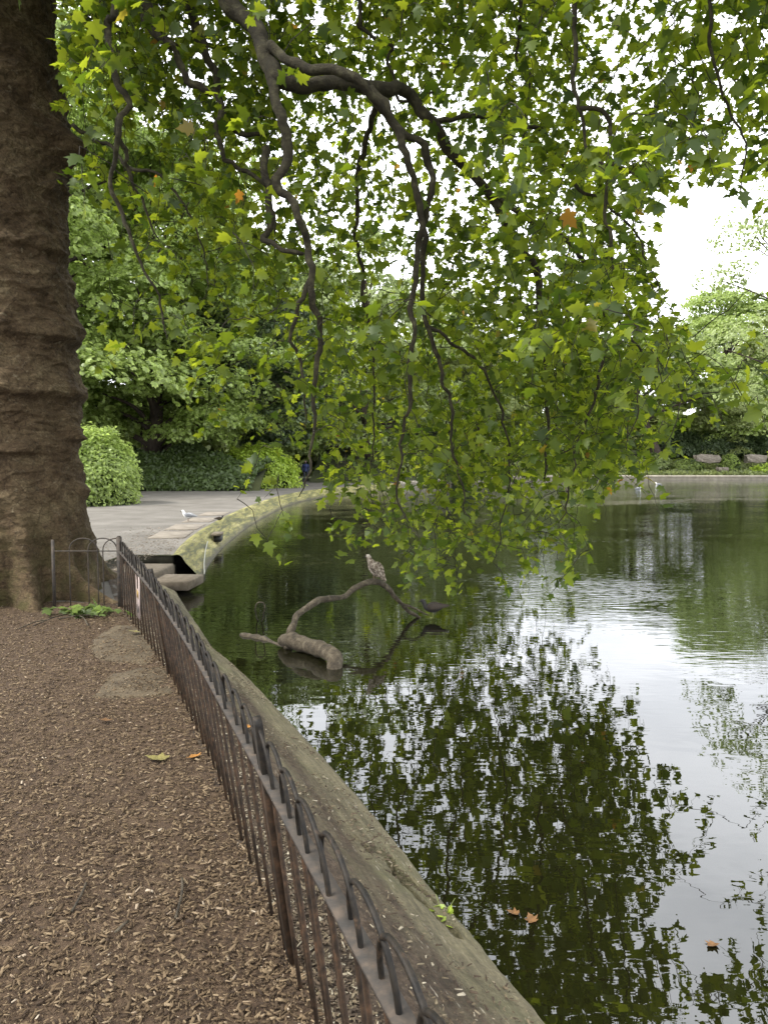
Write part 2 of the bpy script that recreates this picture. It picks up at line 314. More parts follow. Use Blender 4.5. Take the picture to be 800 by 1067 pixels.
# ------------------------------------------------------------------ shore lines
fb = [G(305, 1008), G(258, 888), G(220, 790), G(178, 705), G(137, 647), G(126, 634)]
fb = np.array(fb); fb = fb[np.argsort(fb[:, 1])]
sl = (fb[1, 0]-fb[0, 0])/(fb[1, 1]-fb[0, 1]); CORNER = fb[-1].copy()
fb = np.vstack([[fb[0, 0]-sl*(fb[0, 1]+3), -3, 0], [fb[0, 0]-sl*(fb[0, 1]-.6), .6, 0], fb])
FY = fb[:, 1]; FX = fb[:, 0]
def xfence(y): return np.interp(y, np.append(FY, 11.5), np.append(FX, -4.35))
wl = np.array([G(x, y, WATER) for x, y in ((551, 1065), (492, 989), (452, 943), (411, 887), (360, 827), (305, 764), (262, 717), (225, 685))])
wl = wl[np.argsort(wl[:, 1])]; ws = (wl[1, 0]-wl[0, 0])/(wl[1, 1]-wl[0, 1])
WY = np.concatenate([[-3], wl[:, 1], [10.9, 12.5]]); WX = np.concatenate([[wl[0, 0]-ws*(wl[0, 1]+3)], wl[:, 0], [-3.05, -3.25]])
def xwater(y): return np.interp(y, WY, WX)
top = [G(178, 582), G(200, 562), G(225, 545), G(260, 528), G(300, 515), G(345, 508.5)]
top = [np.array([q[0], q[1], 0]) for q in top]; top[0][1] = 12.7
shore = resample(np.array(top+[np.array([.5, 56, 0]), np.array([4.5, 66, 0]), np.array([9, 78, 0]), np.array([18, 86, 0]), np.array([30, 88.5, 0])]), 1.0)
farline = np.array([[30, 88.5], [45, 88], [60, 87.5], [78, 84], [86, 60], [84, 20], [70, -8], [30, -14], [6, -12]])
lake = [(xfence(y)-.02, y) for y in (-3, 0, 3, 6, 8, 9.5, 10.95)]+[(-4.5, 10.97), (-4.5, 12.74)]+[(p[0]-.03, p[1]) for p in shore]+[tuple(p) for p in farline[1:]]
# ground sheet with the lake cut out
def sheet(name, outer, holes, z, mat, **kw):
    loops = [[Vector((x, y, 0)) for x, y in outer]]+[[Vector((x, y, 0)) for x, y in h] for h in holes]
    tri = tessellate_polygon(loops); v = np.array([[p.x, p.y, z] for l in loops for p in l])
    tri = np.array(tri); a = v[tri]; cr = np.cross(a[:, 1]-a[:, 0], a[:, 2]-a[:, 0])[:, 2]; tri[cr < 0] = tri[cr < 0][:, ::-1]
    mb = MB(); mb.add(v, tri); o = mb.build(name, mat); tag(o, **kw); return o
sheet('ground', [(-400, -400), (400, -400), (400, 400), (-400, 400)], [lake], -.006, M['land'], kind='structure')
mb = MB(); mb.add([[-12, -20, WATER], [100, -20, WATER], [100, 100, WATER], [-12, 100, WATER]], [[0, 1, 2, 3]]); tag(mb.build('water', M['water']), kind='structure')
# footpath
pl = [(-30, 8.35), (float(CORNER[0])-.05, 8.35), (float(xfence(10.9))-.05, 10.93), (-4.52, 10.93), (-4.52, 12.76), (-3.7, 12.76)]+[(p[0]-.02, p[1]) for p in shore if p[1] < 66]
pr = [(-1, 70), (-7, 72), (-9, 66), (-6.2, 58), (-5.6, 50), (-7.0, 44.5), (-9, 42), (-14, 41), (-13.5, 35), (-10.6, 30.5), (-11.2, 27), (-14, 24), (-30, 22)]
sheet('path', pl+pr, [], .004, M['asphalt'], kind='structure')
# bark-covered ground by the camera, gently uneven
xs = np.linspace(0, 1, 130); ysr = np.concatenate([np.arange(-2, 1, .1), np.arange(1, 5, .03), np.arange(5, 8.32, .05), [8.33]])
U, Yg = np.meshgrid(xs, ysr, indexing='ij'); xr = xfence(np.minimum(Yg, CORNER[1])); Xg = xr+.03-(1-U**.6)*9
Zg = .012+.016*fbm(np.stack([Xg*1.3, Yg*1.3, 0*Xg], -1), 3, 3)+.006*fbm(np.stack([Xg*9, Yg*9, 0*Xg], -1), 3, 9)
mb = MB(); mb.add(np.stack([Xg, Yg, Zg], -1).reshape(-1, 3), grid_faces(len(xs), len(ysr))[:, ::-1]); tag(mb.build('bark_ground', M['soil'], smooth=True), kind='structure')
def gz(x, y): 
    p = np.stack([np.asarray(x, float), np.asarray(y, float), 0*np.asarray(x, float)], -1)
    return .012+.016*fbm(p*1.3, 3, 3)+.006*fbm(p*9, 3, 9)
# chips
def chips(n, xy, zfun, lmin, lmax, mat, name, tilt=.35, wr=(.18, .5), th=.0025, **kw):
    x, y = xy; n = len(x); L = lmin+(lmax-lmin)*RNG.random(n)**2.6; W = L*(wr[0]+(wr[1]-wr[0])*RNG.random(n)); W = np.minimum(W, .014)
    a = RNG.random(n)*TAU; tl = (RNG.random(n)-.5)*2*tilt; rl = (RNG.random(n)-.5)*1.2
    ux = np.stack([np.cos(a)*np.cos(tl), np.sin(a)*np.cos(tl), np.sin(tl)], -1); vy = np.stack([-np.sin(a)*np.cos(rl), np.cos(a)*np.cos(rl), np.sin(rl)], -1); w = np.cross(ux, vy)
    c = np.stack([x, y, zfun(x, y)+.003+np.abs(np.sin(tl))*L*.35+RNG.random(n)*.006], -1)
    V = np.zeros((n, 8, 3))
    for k, (i, j, h) in enumerate([(-1, -1, 0), (1, -.6, 0), (1, .7, 0), (-1, 1, 0), (-.9, -.9, 1), (.95, -.5, 1), (.9, .6, 1), (-1, .9, 1)]):
        jx = 1-.35*RNG.random(n); jy = 1-.4*RNG.random(n)
        V[:, k] = c+ux*(i*L/2*jx)[:, None]+vy*(j*W/2*jy)[:, None]+w*(h*th)
    Fq = np.array([[4, 5, 6, 7], [0, 4, 7, 3], [1, 2, 6, 5], [0, 1, 5, 4], [3, 7, 6, 2]])
    mb = MB(); mb.add(V.reshape(-1, 3), (np.arange(n)[:, None, None]*8+Fq[None]).reshape(-1, 4)); o = mb.build(name, mat); tag(o, **kw); return o
SLABS = [[(96, 668), (120, 651), (147, 656), (160, 690), (128, 690), (98, 684)], [(92, 726), (120, 702), (166, 694), (177, 712), (176, 722), (118, 728)]]
def inpoly(x, y, poly):
    r = np.zeros(np.shape(x), bool); n = len(poly)
    for i in range(n):
        x1, y1 = poly[i]; x2, y2 = poly[(i+1) % n]
        c = ((y1 > y) != (y2 > y)) & (x < (x2-x1)*(y-y1)/((y2-y1)+1e-12)+x1); r ^= c
    return r
slabw = [[tuple(G(a, b, .02)[:2]) for a, b in s] for s in SLABS]
n = 150000; yy = .9+7.4*RNG.random(n)**1.35; xx = xfence(yy)+.02-RNG.random(n)**1.15*(1.0+yy*.85)
keep = np.ones(n, bool)
for s in slabw: keep &= ~(inpoly(xx, yy, s) & (RNG.random(n) < .36-.32*(fbm(np.stack([xx*4, yy*4, 0*xx], -1), 3, 12) > .05)))
keep &= ((xx+4.55)**2+(yy-9.05)**2 > .98**2)
chips(n, (xx[keep], yy[keep]), gz, .006, .036, M['chips'], 'bark_chips', label='brown shredded bark chips covering the ground left of the railing', cat='bark chips', kind='stuff')
# worn slabs half covered by bark
for i, s in enumerate(slabw):
    mb = MB(); pts = resample([(*p, 0) for p in s+[s[0]]], .06)[:-1]; k = len(pts); pts = pts+.05*np.stack([fbm(pts*7, 2, 4), fbm(pts*15, 2, 5), 0*pts[:, 0]], -1)
    a = np.c_[pts[:, :2], np.full(k, -.04)]; c0 = pts.mean(0); b = np.c_[pts[:, :2], np.full(k, .012)]; cc = np.c_[(pts[:, :2]-c0[:2])*.9+c0[:2], np.full(k, .024)]
    V = np.vstack([a, b, cc]); ii = np.arange(k); jj = (ii+1) % k
    mb.addpoly(V, [[ii[q], jj[q], k+jj[q], k+ii[q]] for q in range(k)]+[[k+ii[q], k+jj[q], 2*k+jj[q], 2*k+ii[q]] for q in range(k)]+[list(2*k+ii)])
    tag(mb.build('stone_slab', M['slab']), ['worn stone slab showing through the bark close to the railing corner', 'worn stone slab in the bark beside the railing, the one further from the trunk'][i], 'stone slab', 'worn slabs beside the railing')
# ------------------------------------------------------------------ concrete bank
ys = np.concatenate([np.arange(-3, .8, .2), np.arange(.8, 2.6, .006), np.arange(2.6, 5, .012), np.arange(5, 11.0, .04)]); ts = np.concatenate([np.linspace(0, .3, 40), np.linspace(.303, .94, 150), np.linspace(.943, 1, 14)])
Yb, Tb = np.meshgrid(ys, ts, indexing='ij'); xf_ = xfence(Yb)-.04; xw_ = xwater(Yb); Xb = xf_+(xw_-xf_)*Tb
zb = np.interp(Tb, [0, .12, .4, .75, .93, .965, .985, 1.0], [.012, 0., -.07, -.215, -.315, -.345, -.395, -.75])
nf = np.stack([Xb, Yb, 0*Xb], -1)
zb = zb+.012*fbm(nf*4, 4, 21)*(Tb < .98)+.007*fbm(nf*22, 3, 22)*(Tb < .97)+.02*np.maximum(0, fbm(nf*7, 3, 5))*(Tb < .35)
Xb = Xb+.007*fbm(np.stack([0*Xb, Yb*2.1, 0*Xb], -1), 4, 31)*np.clip((Tb-.8)*5, 0, 1)
cr1 = [(371.6, 896), (385.6, 904.5), (394, 900), (403, 901), (409, 909), (415, 913), (424, 917), (431, 922), (443.5, 929), (452, 938)]
cr2 = [(408, 912), (415.4, 924), (424, 934), (430, 938), (438, 945), (452, 954), (466, 962), (478, 975)]
for cr in (cr1, cr2):
    q = np.array([G(a, b, -.29)[:2] for a, b in cr]); D = np.full(Xb.shape, 9.)
    for i in range(len(q)-1):
        ab = q[i+1]-q[i]; ap = np.stack([Xb, Yb], -1)-q[i]; t = np.clip((ap@ab)/(ab@ab), 0, 1)
        D = np.minimum(D, np.linalg.norm(ap-t[..., None]*ab, axis=-1))
    D = D+.014*fbm(nf*26, 3, 8); wdt = .010+.016*np.abs(vnoise(nf*11, 19)); zb = zb-.10*np.clip(1.6-D/wdt, 0, 1)*(Tb < .985)
    if cr is cr2: zb = zb-.02*np.clip(1-D/.07, 0, 1)
mb = MB(); mb.add(np.stack([Xb, Yb, zb], -1).reshape(-1, 3), grid_faces(len(ys), len(ts)), Tb.ravel())
tag(mb.build('concrete_bank', M['bank'], smooth=True, attname='t'), 'sloping cracked concrete bank between the iron railing and the dark water', 'concrete bank')
def bz(x, y):
    xf_ = xfence(y)-.04; t = (x-xf_)/(xwater(y)-xf_); return np.interp(t, [0, .12, .4, .75, .93, 1.0], [.012, 0., -.07, -.215, -.315, -.5])+.004
n = 30000; yy = .9+7*RNG.random(n)**1.3; tt = np.where(RNG.random(n) < .75, np.abs(RNG.normal(0, .17, n)), RNG.random(n)*.9); k = (tt < .93) & ((tt < .3) | (vnoise(np.stack([yy*3, tt*4, 0*tt], -1), 3) > .0)); yy = yy[k]; tt = tt[k]
chips(n, (xfence(yy)+tt*(xwater(yy)-xfence(yy)), yy), bz, .005, .036, M['litter'], 'leaf_litter', tilt=.2, label='dry leaf scraps and chips caught on the concrete bank', cat='leaf litter', kind='stuff')
n = 2600; yy = 8.4+10*RNG.random(n)**1.3; xx = np.where(yy < 12.7, -3.9-.25*RNG.random(n)*8, np.interp(yy, shore[:, 1][:30], shore[:, 0][:30])-.15-np.abs(RNG.normal(0, .9, n)))
chips(n, (xx, yy), lambda x, y: 0*x+.004, .02, .07, M['path_litter'], 'path_litter', tilt=.15, wr=(.3, .8), label='scattered dry leaves on the path edge near the water', cat='leaf litter', kind='stuff')
# ------------------------------------------------------------------ iron railing
def fence_frame(y):                      # base point, tangent, lean at forward distance y
    p = np.array([float(xfence(y)), y, 0.]); d = np.array([float(xfence(y+.05)-xfence(y-.05)), .1, 0]); d /= np.linalg.norm(d)
    return p, d
seg = np.linspace(-.2, CORNER[1]-.015, 600); base = np.array([[float(xfence(y)), y, 0] for y in seg])
ker = np.ones(41)/41; base[:, 0] = np.convolve(np.pad(base[:, 0], 20, 'edge'), ker, 'valid'); base[:20, 0] = xfence(base[:20, 1]); base[-20:, 0] = xfence(base[-20:, 1])
arc = np.concatenate([[0], np.cumsum(np.linalg.norm(np.diff(base, axis=0), axis=1))]); ALEN = arc[-1]
def fpt(s, h):                            # point at arc length s (from the near end), height h
    s = np.asarray(s, float); h = np.asarray(h, float)
    x = np.interp(s, arc, base[:, 0]); y = np.interp(s, arc, base[:, 1])
    lean = np.interp(y, [0, 2.3, 4, 5.5, 7.4, 8.0], [.115, .13, .165, .155, .05, .0])
    return np.stack([x-lean*h, y+0*h, h+0*s], -1)
RH, HH, HP = .635, .780, .0955           # rail height, hoop height, bar pitch
railing = empty('iron_railing', tuple(base[300]), 0, 'long rusty bow-topped iron railing running along the concrete bank', 'railing')
def under(o, root): o.matrix_parent_inverse = Matrix.Translation(root.location).inverted(); return o
mb = MB(); s = np.arange(0, ALEN, .04); a = fpt(s, RH); T = np.gradient(a, axis=0); T /= np.linalg.norm(T, axis=1)[:, None]; sd = np.cross(T, [0, 0, 1.])
hw, ht = .021, .0045; V = np.stack([a-sd*hw-[0, 0, ht], a+sd*hw-[0, 0, ht], a+sd*hw+[0, 0, ht], a-sd*hw+[0, 0, ht]], 1)
k = len(s); fq = []
for i in range(4):
    j = (i+1) % 4; ii = np.arange(k-1)*4; fq.append(np.stack([ii+i, ii+j, ii+4+j, ii+4+i], 1))
mb.add(V.reshape(-1, 3), np.concatenate(fq)); mb.addpoly(V[0], [[3, 2, 1, 0]]); under(mb.build('rail', M['iron'], railing), railing)
ang = np.linspace(0, math.pi, 15); W = 3*HP/2
s0 = ALEN-.07-3*HP
while s0 > .05:
    mb = MB(); jit = random.uniform(-.006, .006); top_h = HH-.0+random.uniform(-.006, .006)
    ss = np.concatenate([[s0, s0, s0], s0+W-W*np.cos(ang), [s0+2*W]*3]); hb = HH-.135
    hh = np.concatenate([[-.03, .3, RH-.02], RH-.005+(top_h-RH+.005)*np.sin(ang)**.85, [RH-.02, .3, -.03]])
    # alternate bars stand a hair to either side so that the bows interlace
    p = fpt(ss, hh); off = np.linspace(-.007, .007, len(ss)); dn = fpt(s0+.05, 0)-fpt(s0, 0); dn /= np.linalg.norm(dn); nn = np.array([dn[1], -dn[0], 0])
    p = p+off[:, None]*nn+jit*nn*np.clip(hh/RH, 0, 1)[:, None]
    tube(mb, p, .0064, 8); under(mb.build('hoop', M['hoop'], railing, True), railing); s0 -= 2*HP
def flat_post(mb, pb, pt, dirn, w, th):
    pb = np.array(pb); pt = np.array(pt); u = (pt-pb)/np.linalg.norm(pt-pb); n = np.cross(dirn, u); n /= np.linalg.norm(n); L = np.linalg.norm(pt-pb)
    prof = [(-w/2, 0), (w/2, 0), (w/2, L-w*.5)]+[(w/2*math.cos(t), L-w*.5+w/2*math.sin(t)) for t in np.linspace(.3, math.pi-.3, 7)]+[(-w/2, L-w*.5)]
    k = len(prof); V = [pb+dirn*a+u*b+n*c for c in (-th/2, th/2) for a, b in prof]
    mb.addpoly(V, [list(range(k))[::-1], list(range(k, 2*k))]+[[i, (i+1) % k, k+(i+1) % k, k+i] for i in range(k)])
for yb in (G(305, 1008)[1], G(178, 705)[1]):
    sarc = float(np.interp(yb, base[:, 1], arc)); mb = MB(); d = fpt(sarc+.05, 0)-fpt(sarc-.05, 0); d /= np.linalg.norm(d)
    nn = np.array([d[1], -d[0], 0]); flat_post(mb, fpt(sarc, -.05)-nn*.0, fpt(sarc, HH+.035), d, .052, .024); under(mb.build('post', M['hoop'], railing), railing)
mb = MB(); mb.box((CORNER[0], CORNER[1], .39), (.045, .045, .80)); mb.box((CORNER[0], CORNER[1], .795), (.03, .03, .012)); under(mb.build('corner_post', M['iron'], railing), railing)
# return section in front of the trunk
rr = empty('iron_railing', (CORNER[0]-.45, CORNER[1], 0), 0, 'short bow-topped iron railing turning off at the corner in front of the big trunk', 'railing')
x0 = CORNER[0]-.025; yq = CORNER[1]
mb = MB(); mb.box((x0-.34, yq, RH), (.68, .03, .008)); under(mb.build('rail', M['iron'], rr), rr)
for k in range(2):
    xa = x0-.14-.0-k*2*.105-.155-.02; W2 = 1.5*.105; mb = MB()
    p = [(xa, -.03), (xa, .3), (xa, RH-.02)]+[(xa+W2-W2*math.cos(t), RH-.005+(HH-RH)*math.sin(t)**.85) for t in ang]+[(xa+2*W2, RH-.02), (xa+2*W2, .3), (xa+2*W2, -.03)]
    tube(mb, [(a, yq+(.007 if k % 2 else -.007)*(1 if i < 9 else -1), b) for i, (a, b) in enumerate(p)], .0065, 8); under(mb.build('hoop', M['iron'], rr, True), rr)
mb = MB(); xa = x0-.155; p = [(xa, -.03), (xa, .3), (xa, RH-.02)]+[(xa+W2-W2*math.cos(t), RH-.005+(HH-RH)*math.sin(t)**.85) for t in ang[:8]]
tube(mb, [(a, yq, b) for a, b in p], .0065, 8); under(mb.build('half_hoop', M['iron'], rr, True), rr)
mb = MB(); mb.box((x0-.70, yq, .37), (.03, .02, .78)); under(mb.build('post', M['iron'], rr), rr)
# warning plate wired to the railing: pictogram only
q0 = G(147, 640, .2); ysg = 6.55; s_ = float(np.interp(ysg, base[:, 1], arc)); pc = fpt(s_, .40); d = fpt(s_+.1, 0)-fpt(s_-.1, 0); d /= np.linalg.norm(d); nn = np.array([d[1], -d[0], 0])
sg = empty('warning_sign', tuple(pc-nn*.018), math.atan2(d[1], d[0]), 'small faded pinkish plate with a dark pictogram wired to the railing', 'sign')
def plate(mb, pts, y0, y1):
    k = len(pts); V = [(a, y0, b) for a, b in pts]+[(a, y1, b) for a, b in pts]
    mb.addpoly(V, [list(range(k)), list(range(k, 2*k))[::-1]]+[[i, k+i, k+(i+1) % k, (i+1) % k] for i in range(k)])
mb = MB(); plate(mb, [(-.11, -.19), (.11, -.19), (.11, .19), (-.11, .19)], -.002, .002); mb.build('plate', M['sign'], sg)
FS = 1 # the path side of the plate is local +y
def dec(pts, mat, nm): mb = MB(); plate(mb, pts, .0025, .0045); mb.build(nm, mat, sg)
dec([(.03*math.cos(t)+0, .115+.04*math.sin(t)) for t in np.linspace(0, TAU, 14)[:-1]], M['black'], 'head_mark')
dec([(-.055, .06), (.055, .06), (.05, -.01), (.02, -.01), (.02, .0), (-.02, 0), (-.02, -.01), (-.05, -.01)], M['ochre'], 'body_mark')
outer = [(.06*math.cos(t), -.085+.06*math.sin(t)) for t in np.linspace(math.pi*.95, math.pi*2.05, 14)]; inner = [(.038*math.cos(t), -.08+.04*math.sin(t)) for t in np.linspace(math.pi*2.05, math.pi*.95, 14)]
dec(outer+inner, M['black'], 'curved_mark')
# ------------------------------------------------------------------ sluice corner, wall, copings
mb = MB(); pts = np.array([(-3.75, 11.2), (-2.98, 11.2), (-2.93, 11.95), (-3.8, 12.0)]); b = np.c_[pts, np.full(4, -.36)]; t = np.c_[pts, np.full(4, -.215)]
mb.addpoly(np.vstack([b, t]), [[3, 2, 1, 0], [4, 5, 6, 7], [0, 1, 5, 4], [1, 2, 6, 5], [2, 3, 7, 6], [3, 0, 4, 7]])
o = mb.build('stone_ledge', M['ledge']); bv = o.modifiers.new('b', 'BEVEL'); bv.width = .02; tag(o, 'flat stone ledge jutting over the water at the railing corner', 'ledge')
mb = MB(); mb.box((-4.05, 11.82, -.42), (.92, 1.62, .58)); o = mb.build('stone_block', M['ledge']); bv = o.modifiers.new('b', 'BEVEL'); bv.width = .03
tag(o, 'low stone block in the recess behind the flat ledge', 'stone block')
mb = MB(); mb.box((-4.1, 12.83, -.085), (.84, .16, .17)); tag(mb.build('stone_lintel', M['dark_stone']), 'dark stone lip where the path ends above the recess', 'stone lintel')
mb = MB(); mb.box((-4.62, 11.85, -.5), (.2, 1.85, .98)); mb.box((-4.1, 12.9, -.6), (.86, .2, .8)); tag(mb.build('recess_wall', M['dark_stone']), 'dark wall lining the recess at the end of the path', 'wall')
sh = shore[(shore[:, 1] < 58)]; dx = np.gradient(sh, axis=0); nr = np.stack([dx[:, 1], -dx[:, 0], 0*dx[:, 0]], -1); nr /= np.linalg.norm(nr, axis=1)[:, None]
fine = resample(sh, .25); dx = np.gradient(fine, axis=0); nr = np.stack([dx[:, 1], -dx[:, 0], 0*dx[:, 0]], -1); nr /= np.linalg.norm(nr, axis=1)[:, None]
prof = [(-.12, 0.0), (-.02, .012), (.03, 0), (.06, -.03), (.13, -.13), (.24, -.25), (.34, -.36), (.39, -.42), (.42, -.48), (.43, -.9)]
V = np.array([[fine[i]+nr[i]*a+[0, 0, b] for a, b in prof] for i in range(len(fine))]); V = V+(.015*fbm(V*3, 3, 77))[..., None]*np.array([1, 1, 1.])*(np.arange(len(prof)) > 1)[None, :, None]
mb = MB(); mb.add(V.reshape(-1, 3), grid_faces(len(fine), len(prof))); tag(mb.build('lake_wall', M['mossy'], smooth=True), 'curved sloping lake wall green with moss along the path', 'wall')
# pipe on the wall, drain mouth
k = np.arange(2, 18); p = fine[k]+nr[k]*np.linspace(.42, .20, len(k))[:, None]; p[:, 2] = np.linspace(-.40, -.17, len(k)); mb = MB(); tube(mb, p, .011, 6)
tag(mb.build('water_pipe', plain('pale_plastic', (.30, .31, .28)), smooth=True), 'thin pale pipe lying on the mossy wall near the ledge', 'pipe')
i = int(np.argmin(np.abs(fine[:, 1]-17.6))); c = fine[i]+nr[i]*.30+[0, 0, -.20]
e = empty('drain_outlet', tuple(c), math.atan2(dx[i][1], dx[i][0]), 'small dark drain mouth in the mossy wall', 'drain')
mb = MB(); mb.box((0, 0, .10), (.62, .22, .05)); mb.build('lintel', M['ledge'], e); mb = MB(); mb.box((0, -.02, .0), (.5, .16, .14)); mb.build('hole_shade', M['black'], e)  # solid black box stands in for the shade inside the drain hole
# pale edge slabs on the path
for j, (yc) in enumerate((16.2, 18.3, 20.5, 23.0)):
    i = int(np.argmin(np.abs(fine[:, 1]-yc))); c = fine[i]-nr[i]*.55; mb = MB(); mb.box((0, 0, .008), (1.5, .75, .03)); o = mb.build('edging_slab', M['pale_stone']); o.location = (c[0], c[1], 0); o.rotation_euler = (0, 0, math.atan2(dx[i][1], dx[i][0]))
    bv = o.modifiers.new('b', 'BEVEL'); bv.width = .01
    tag(o, ['pale edging slab on the path nearest the flat ledge', 'pale edging slab on the path beside the drain mouth', 'pale edging slab on the path just beyond the drain mouth', 'pale edging slab furthest along the path edge'][j], 'paving slab', 'pale slabs edging the path')
# far coping
fl = resample(np.array([(x, y, 0) for x, y in ([(p[0], p[1]) for p in shore if p[1] > 57]+[tuple(p) for p in farline[1:4]])]), 1.0)
dxf = np.gradient(fl, axis=0); nf2 = np.stack([dxf[:, 1], -dxf[:, 0], 0*dxf[:, 0]], -1); nf2 /= np.linalg.norm(nf2, axis=1)[:, None]
prof = [(-.55, -.02), (-.55, .10), (.05, .10), (.08, .06), (.08, -.15), (0.02, -.16), (.02, -.9)]
V = np.array([[fl[i]+nf2[i]*a+[0, 0, b] for a, b in prof] for i in range(len(fl))]); mb = MB(); mb.add(V.reshape(-1, 3), grid_faces(len(fl), len(prof)))
tag(mb.build('stone_coping', M['coping']), 'pale stone coping running along the far shore of the lake', 'coping')
# far bank: rising planted ground
xb = np.linspace(-6, 95, 90); yb_ = np.linspace(0, 1, 20); XX, VV = np.meshgrid(xb, yb_, indexing='ij'); y0 = np.interp(XX, fl[:, 0], fl[:, 1])+1.2; YY = y0+VV*28
ZZ = .02+3.2*np.clip(VV*2.2, 0, 1)**1.2+.5*fbm(np.stack([XX*.15, YY*.15, 0*XX], -1), 3, 4)*np.clip(VV*4, 0, 1)
mb = MB(); mb.add(np.stack([XX, YY, ZZ], -1).reshape(-1, 3), grid_faces(len(xb), len(yb_))); tag(mb.build('grass_bank', M['land'], smooth=True), kind='structure')
# ------------------------------------------------------------------ leaves
def leaf_proto_plane():
    h = [(0.0, 0.0), (.17, -.07), (.30, -.02), (.46, .03), (.36, .13), (.31, .22), (.43, .27), (.60, .47), (.45, .47), (.29, .50), (.24, .56), (.26, .70), (.13, .80), (0, 1.03)]
    out = h+[(-x, y) for x, y in h[-2:0:-1]]
    o = np.array(out); z = -.18*np.abs(o[:, 0])-.22*np.clip(o[:, 1]-.4, 0, 1)**1.5*1.3
    V = np.vstack([[0, .34, .02], np.c_[o, z]]); V[:, 1] -= 0
    n = len(o); Fc = np.array([[0, 1+i, 1+(i+1) % n] for i in range(n)]); return V, Fc
def leaf_proto_simple():
    V = np.array([[0, 0, 0], [.26, .3, -.05], [.2, .7, -.08], [0, 1, -.1], [-.2, .7, -.08], [-.26, .3, -.05]]); return V, np.array([[0, 1, 2, 3], [0, 3, 4, 5]])
def leaf_proto_spray():                      # a rosette of five leaflets, for chestnut and shrubs
    V, Fc = leaf_proto_simple(); vs = []; fs = []
    for k, a in enumerate((-1.25, -.62, 0, .62, 1.25)):
        s = 1-.12*abs(k-2); c_, s_ = math.cos(a), math.sin(a); R = np.array([[c_, s_, 0], [-s_, c_, 0], [0, 0, 1]]); vs.append((V*[1., s, 1.4]*1.0)@R.T*np.array([1, 1, 1])); fs.append(Fc+6*k)
    return np.vstack(vs), np.vstack(fs)
def place(mb, proto, pos, nrm, tipdir, size, one_island=False):
    V, Fc = proto; n = len(pos); nrm = nrm/np.linalg.norm(nrm, axis=1)[:, None]
    t = tipdir-nrm*np.sum(tipdir*nrm, 1)[:, None]; t /= np.linalg.norm(t, axis=1)[:, None]+1e-9; s = np.cross(t, nrm)
    A = pos[:, None, :]+size[:, None, None]*(V[None, :, 0, None]*s[:, None]+V[None, :, 1, None]*t[:, None]+V[None, :, 2, None]*nrm[:, None])
    mb.add(A.reshape(-1, 3), (np.arange(n)[:, None, None]*len(V)+Fc[None]).reshape(-1, Fc.shape[1]))
def rdir(n): v = RNG.normal(size=(n, 3)); return v/np.linalg.norm(v, axis=1)[:, None]
SIMPLE, SPRAY, PLANE = leaf_proto_simple(), leaf_proto_spray(), leaf_proto_plane()
# ------------------------------------------------------------------ plane tree: trunk
TX, TY = -4.62, 9.1
ptree = empty('plane_tree', (TX, TY, 0), 0, 'huge old plane tree with wrinkled trunk whose leafy boughs hang over the lake', 'tree')
def tr_edge(py): return np.interp(py, [-900, -300, 0, 60, 100, 130, 200, 250, 300, 345, 380, 425, 453, 511, 548, 575, 600, 700], [40, 52, 57, 60, 65, 70, 72, 74, 83, 89, 85, 89, 84.5, 85.5, 88.5, 90, 92, 95])
zs = np.concatenate([np.linspace(-.1, 3, 330), np.linspace(3.01, 7.6, 330), np.linspace(7.65, 9.6, 30)]); nt_ = 460; th = np.arange(nt_)/nt_*TAU
py_ = 482-(zs-CAMZ)/TY*F*1.0; Rz = (tr_edge(py_)-400)/F*TY-TX; Rz = Rz*1.0
TH, ZZt = np.meshgrid(th, zs, indexing='ij'); R = np.broadcast_to(Rz, TH.shape).copy()
# buttress roots
aR = {-.47: (.95, .075), -.97: (.62, .11), -1.42: (.55, .15), -1.95: (.6, .16), -2.5: (.55, .2), .95: (.5, .22), 1.5: (.5, .3), 2.6: (.5, .3)}
for a, (amp, w) in aR.items():
    dth = (TH-a+math.pi) % TAU-math.pi; fall = .85*np.exp(-np.clip(ZZt, 0, None)/(.20 if a == -.47 else .38))+(.05 if a == -.47 else .14)*np.exp(-np.clip(ZZt, 0, None)/.9)
    R += amp*fall*np.exp(-(dth/(w*(1+.5*np.clip(ZZt, 0, 2))))**2)
R += .06*np.exp(-np.clip(ZZt, 0, None)/.3)
cx, sy = np.cos(TH), np.sin(TH); base3 = np.stack([cx*.9, sy*.9, ZZt], -1)
wz = ZZt+.16*fbm(base3*1.6, 3, 40)
w1 = fbm(np.stack([cx*1.3, sy*1.3, wz*3.0], -1), 4, 41); w2 = fbm(np.stack([cx*3.0, sy*3.0, wz*7.0], -1), 4, 42)
amp = np.interp(ZZt, [0, 1.0, 2.1, 3, 5, 8], [.25, .3, .75, .8, .85, .6])
R += amp*(.055*(.55-2*np.abs(w1)**.6)+.030*(.5-2*np.abs(w2)**.7))-.05*np.clip(ZZt-.6, 0, 1)-.05*np.exp(-((ZZt-2.4)/1.2)**2)+.15*np.clip((ZZt-4.0)/2, 0, 1); R += .07*fbm(base3*2.1, 4, 50)+.030*fbm(base3*7, 4, 51)+.012*fbm(base3*24, 3, 52)
def bump_at(px, py, amp, sw, sz, sharp=False):
    z = CAMZ-(py-482)/F*(TY-.8); x = (px-400)/F*(TY-.8); cth = np.clip((x-TX)/np.interp(z, zs, Rz), -1, 1); a = -math.acos(cth)
    dth = (TH-a+math.pi) % TAU-math.pi; dz = ZZt-z
    g = np.exp(-(dth/sw)**2-(dz/sz)**2)
    if sharp: g = np.exp(-(dth/sw)**2-(dz/np.where(dz < 0, sz*.25, sz))**2)
    return amp*g
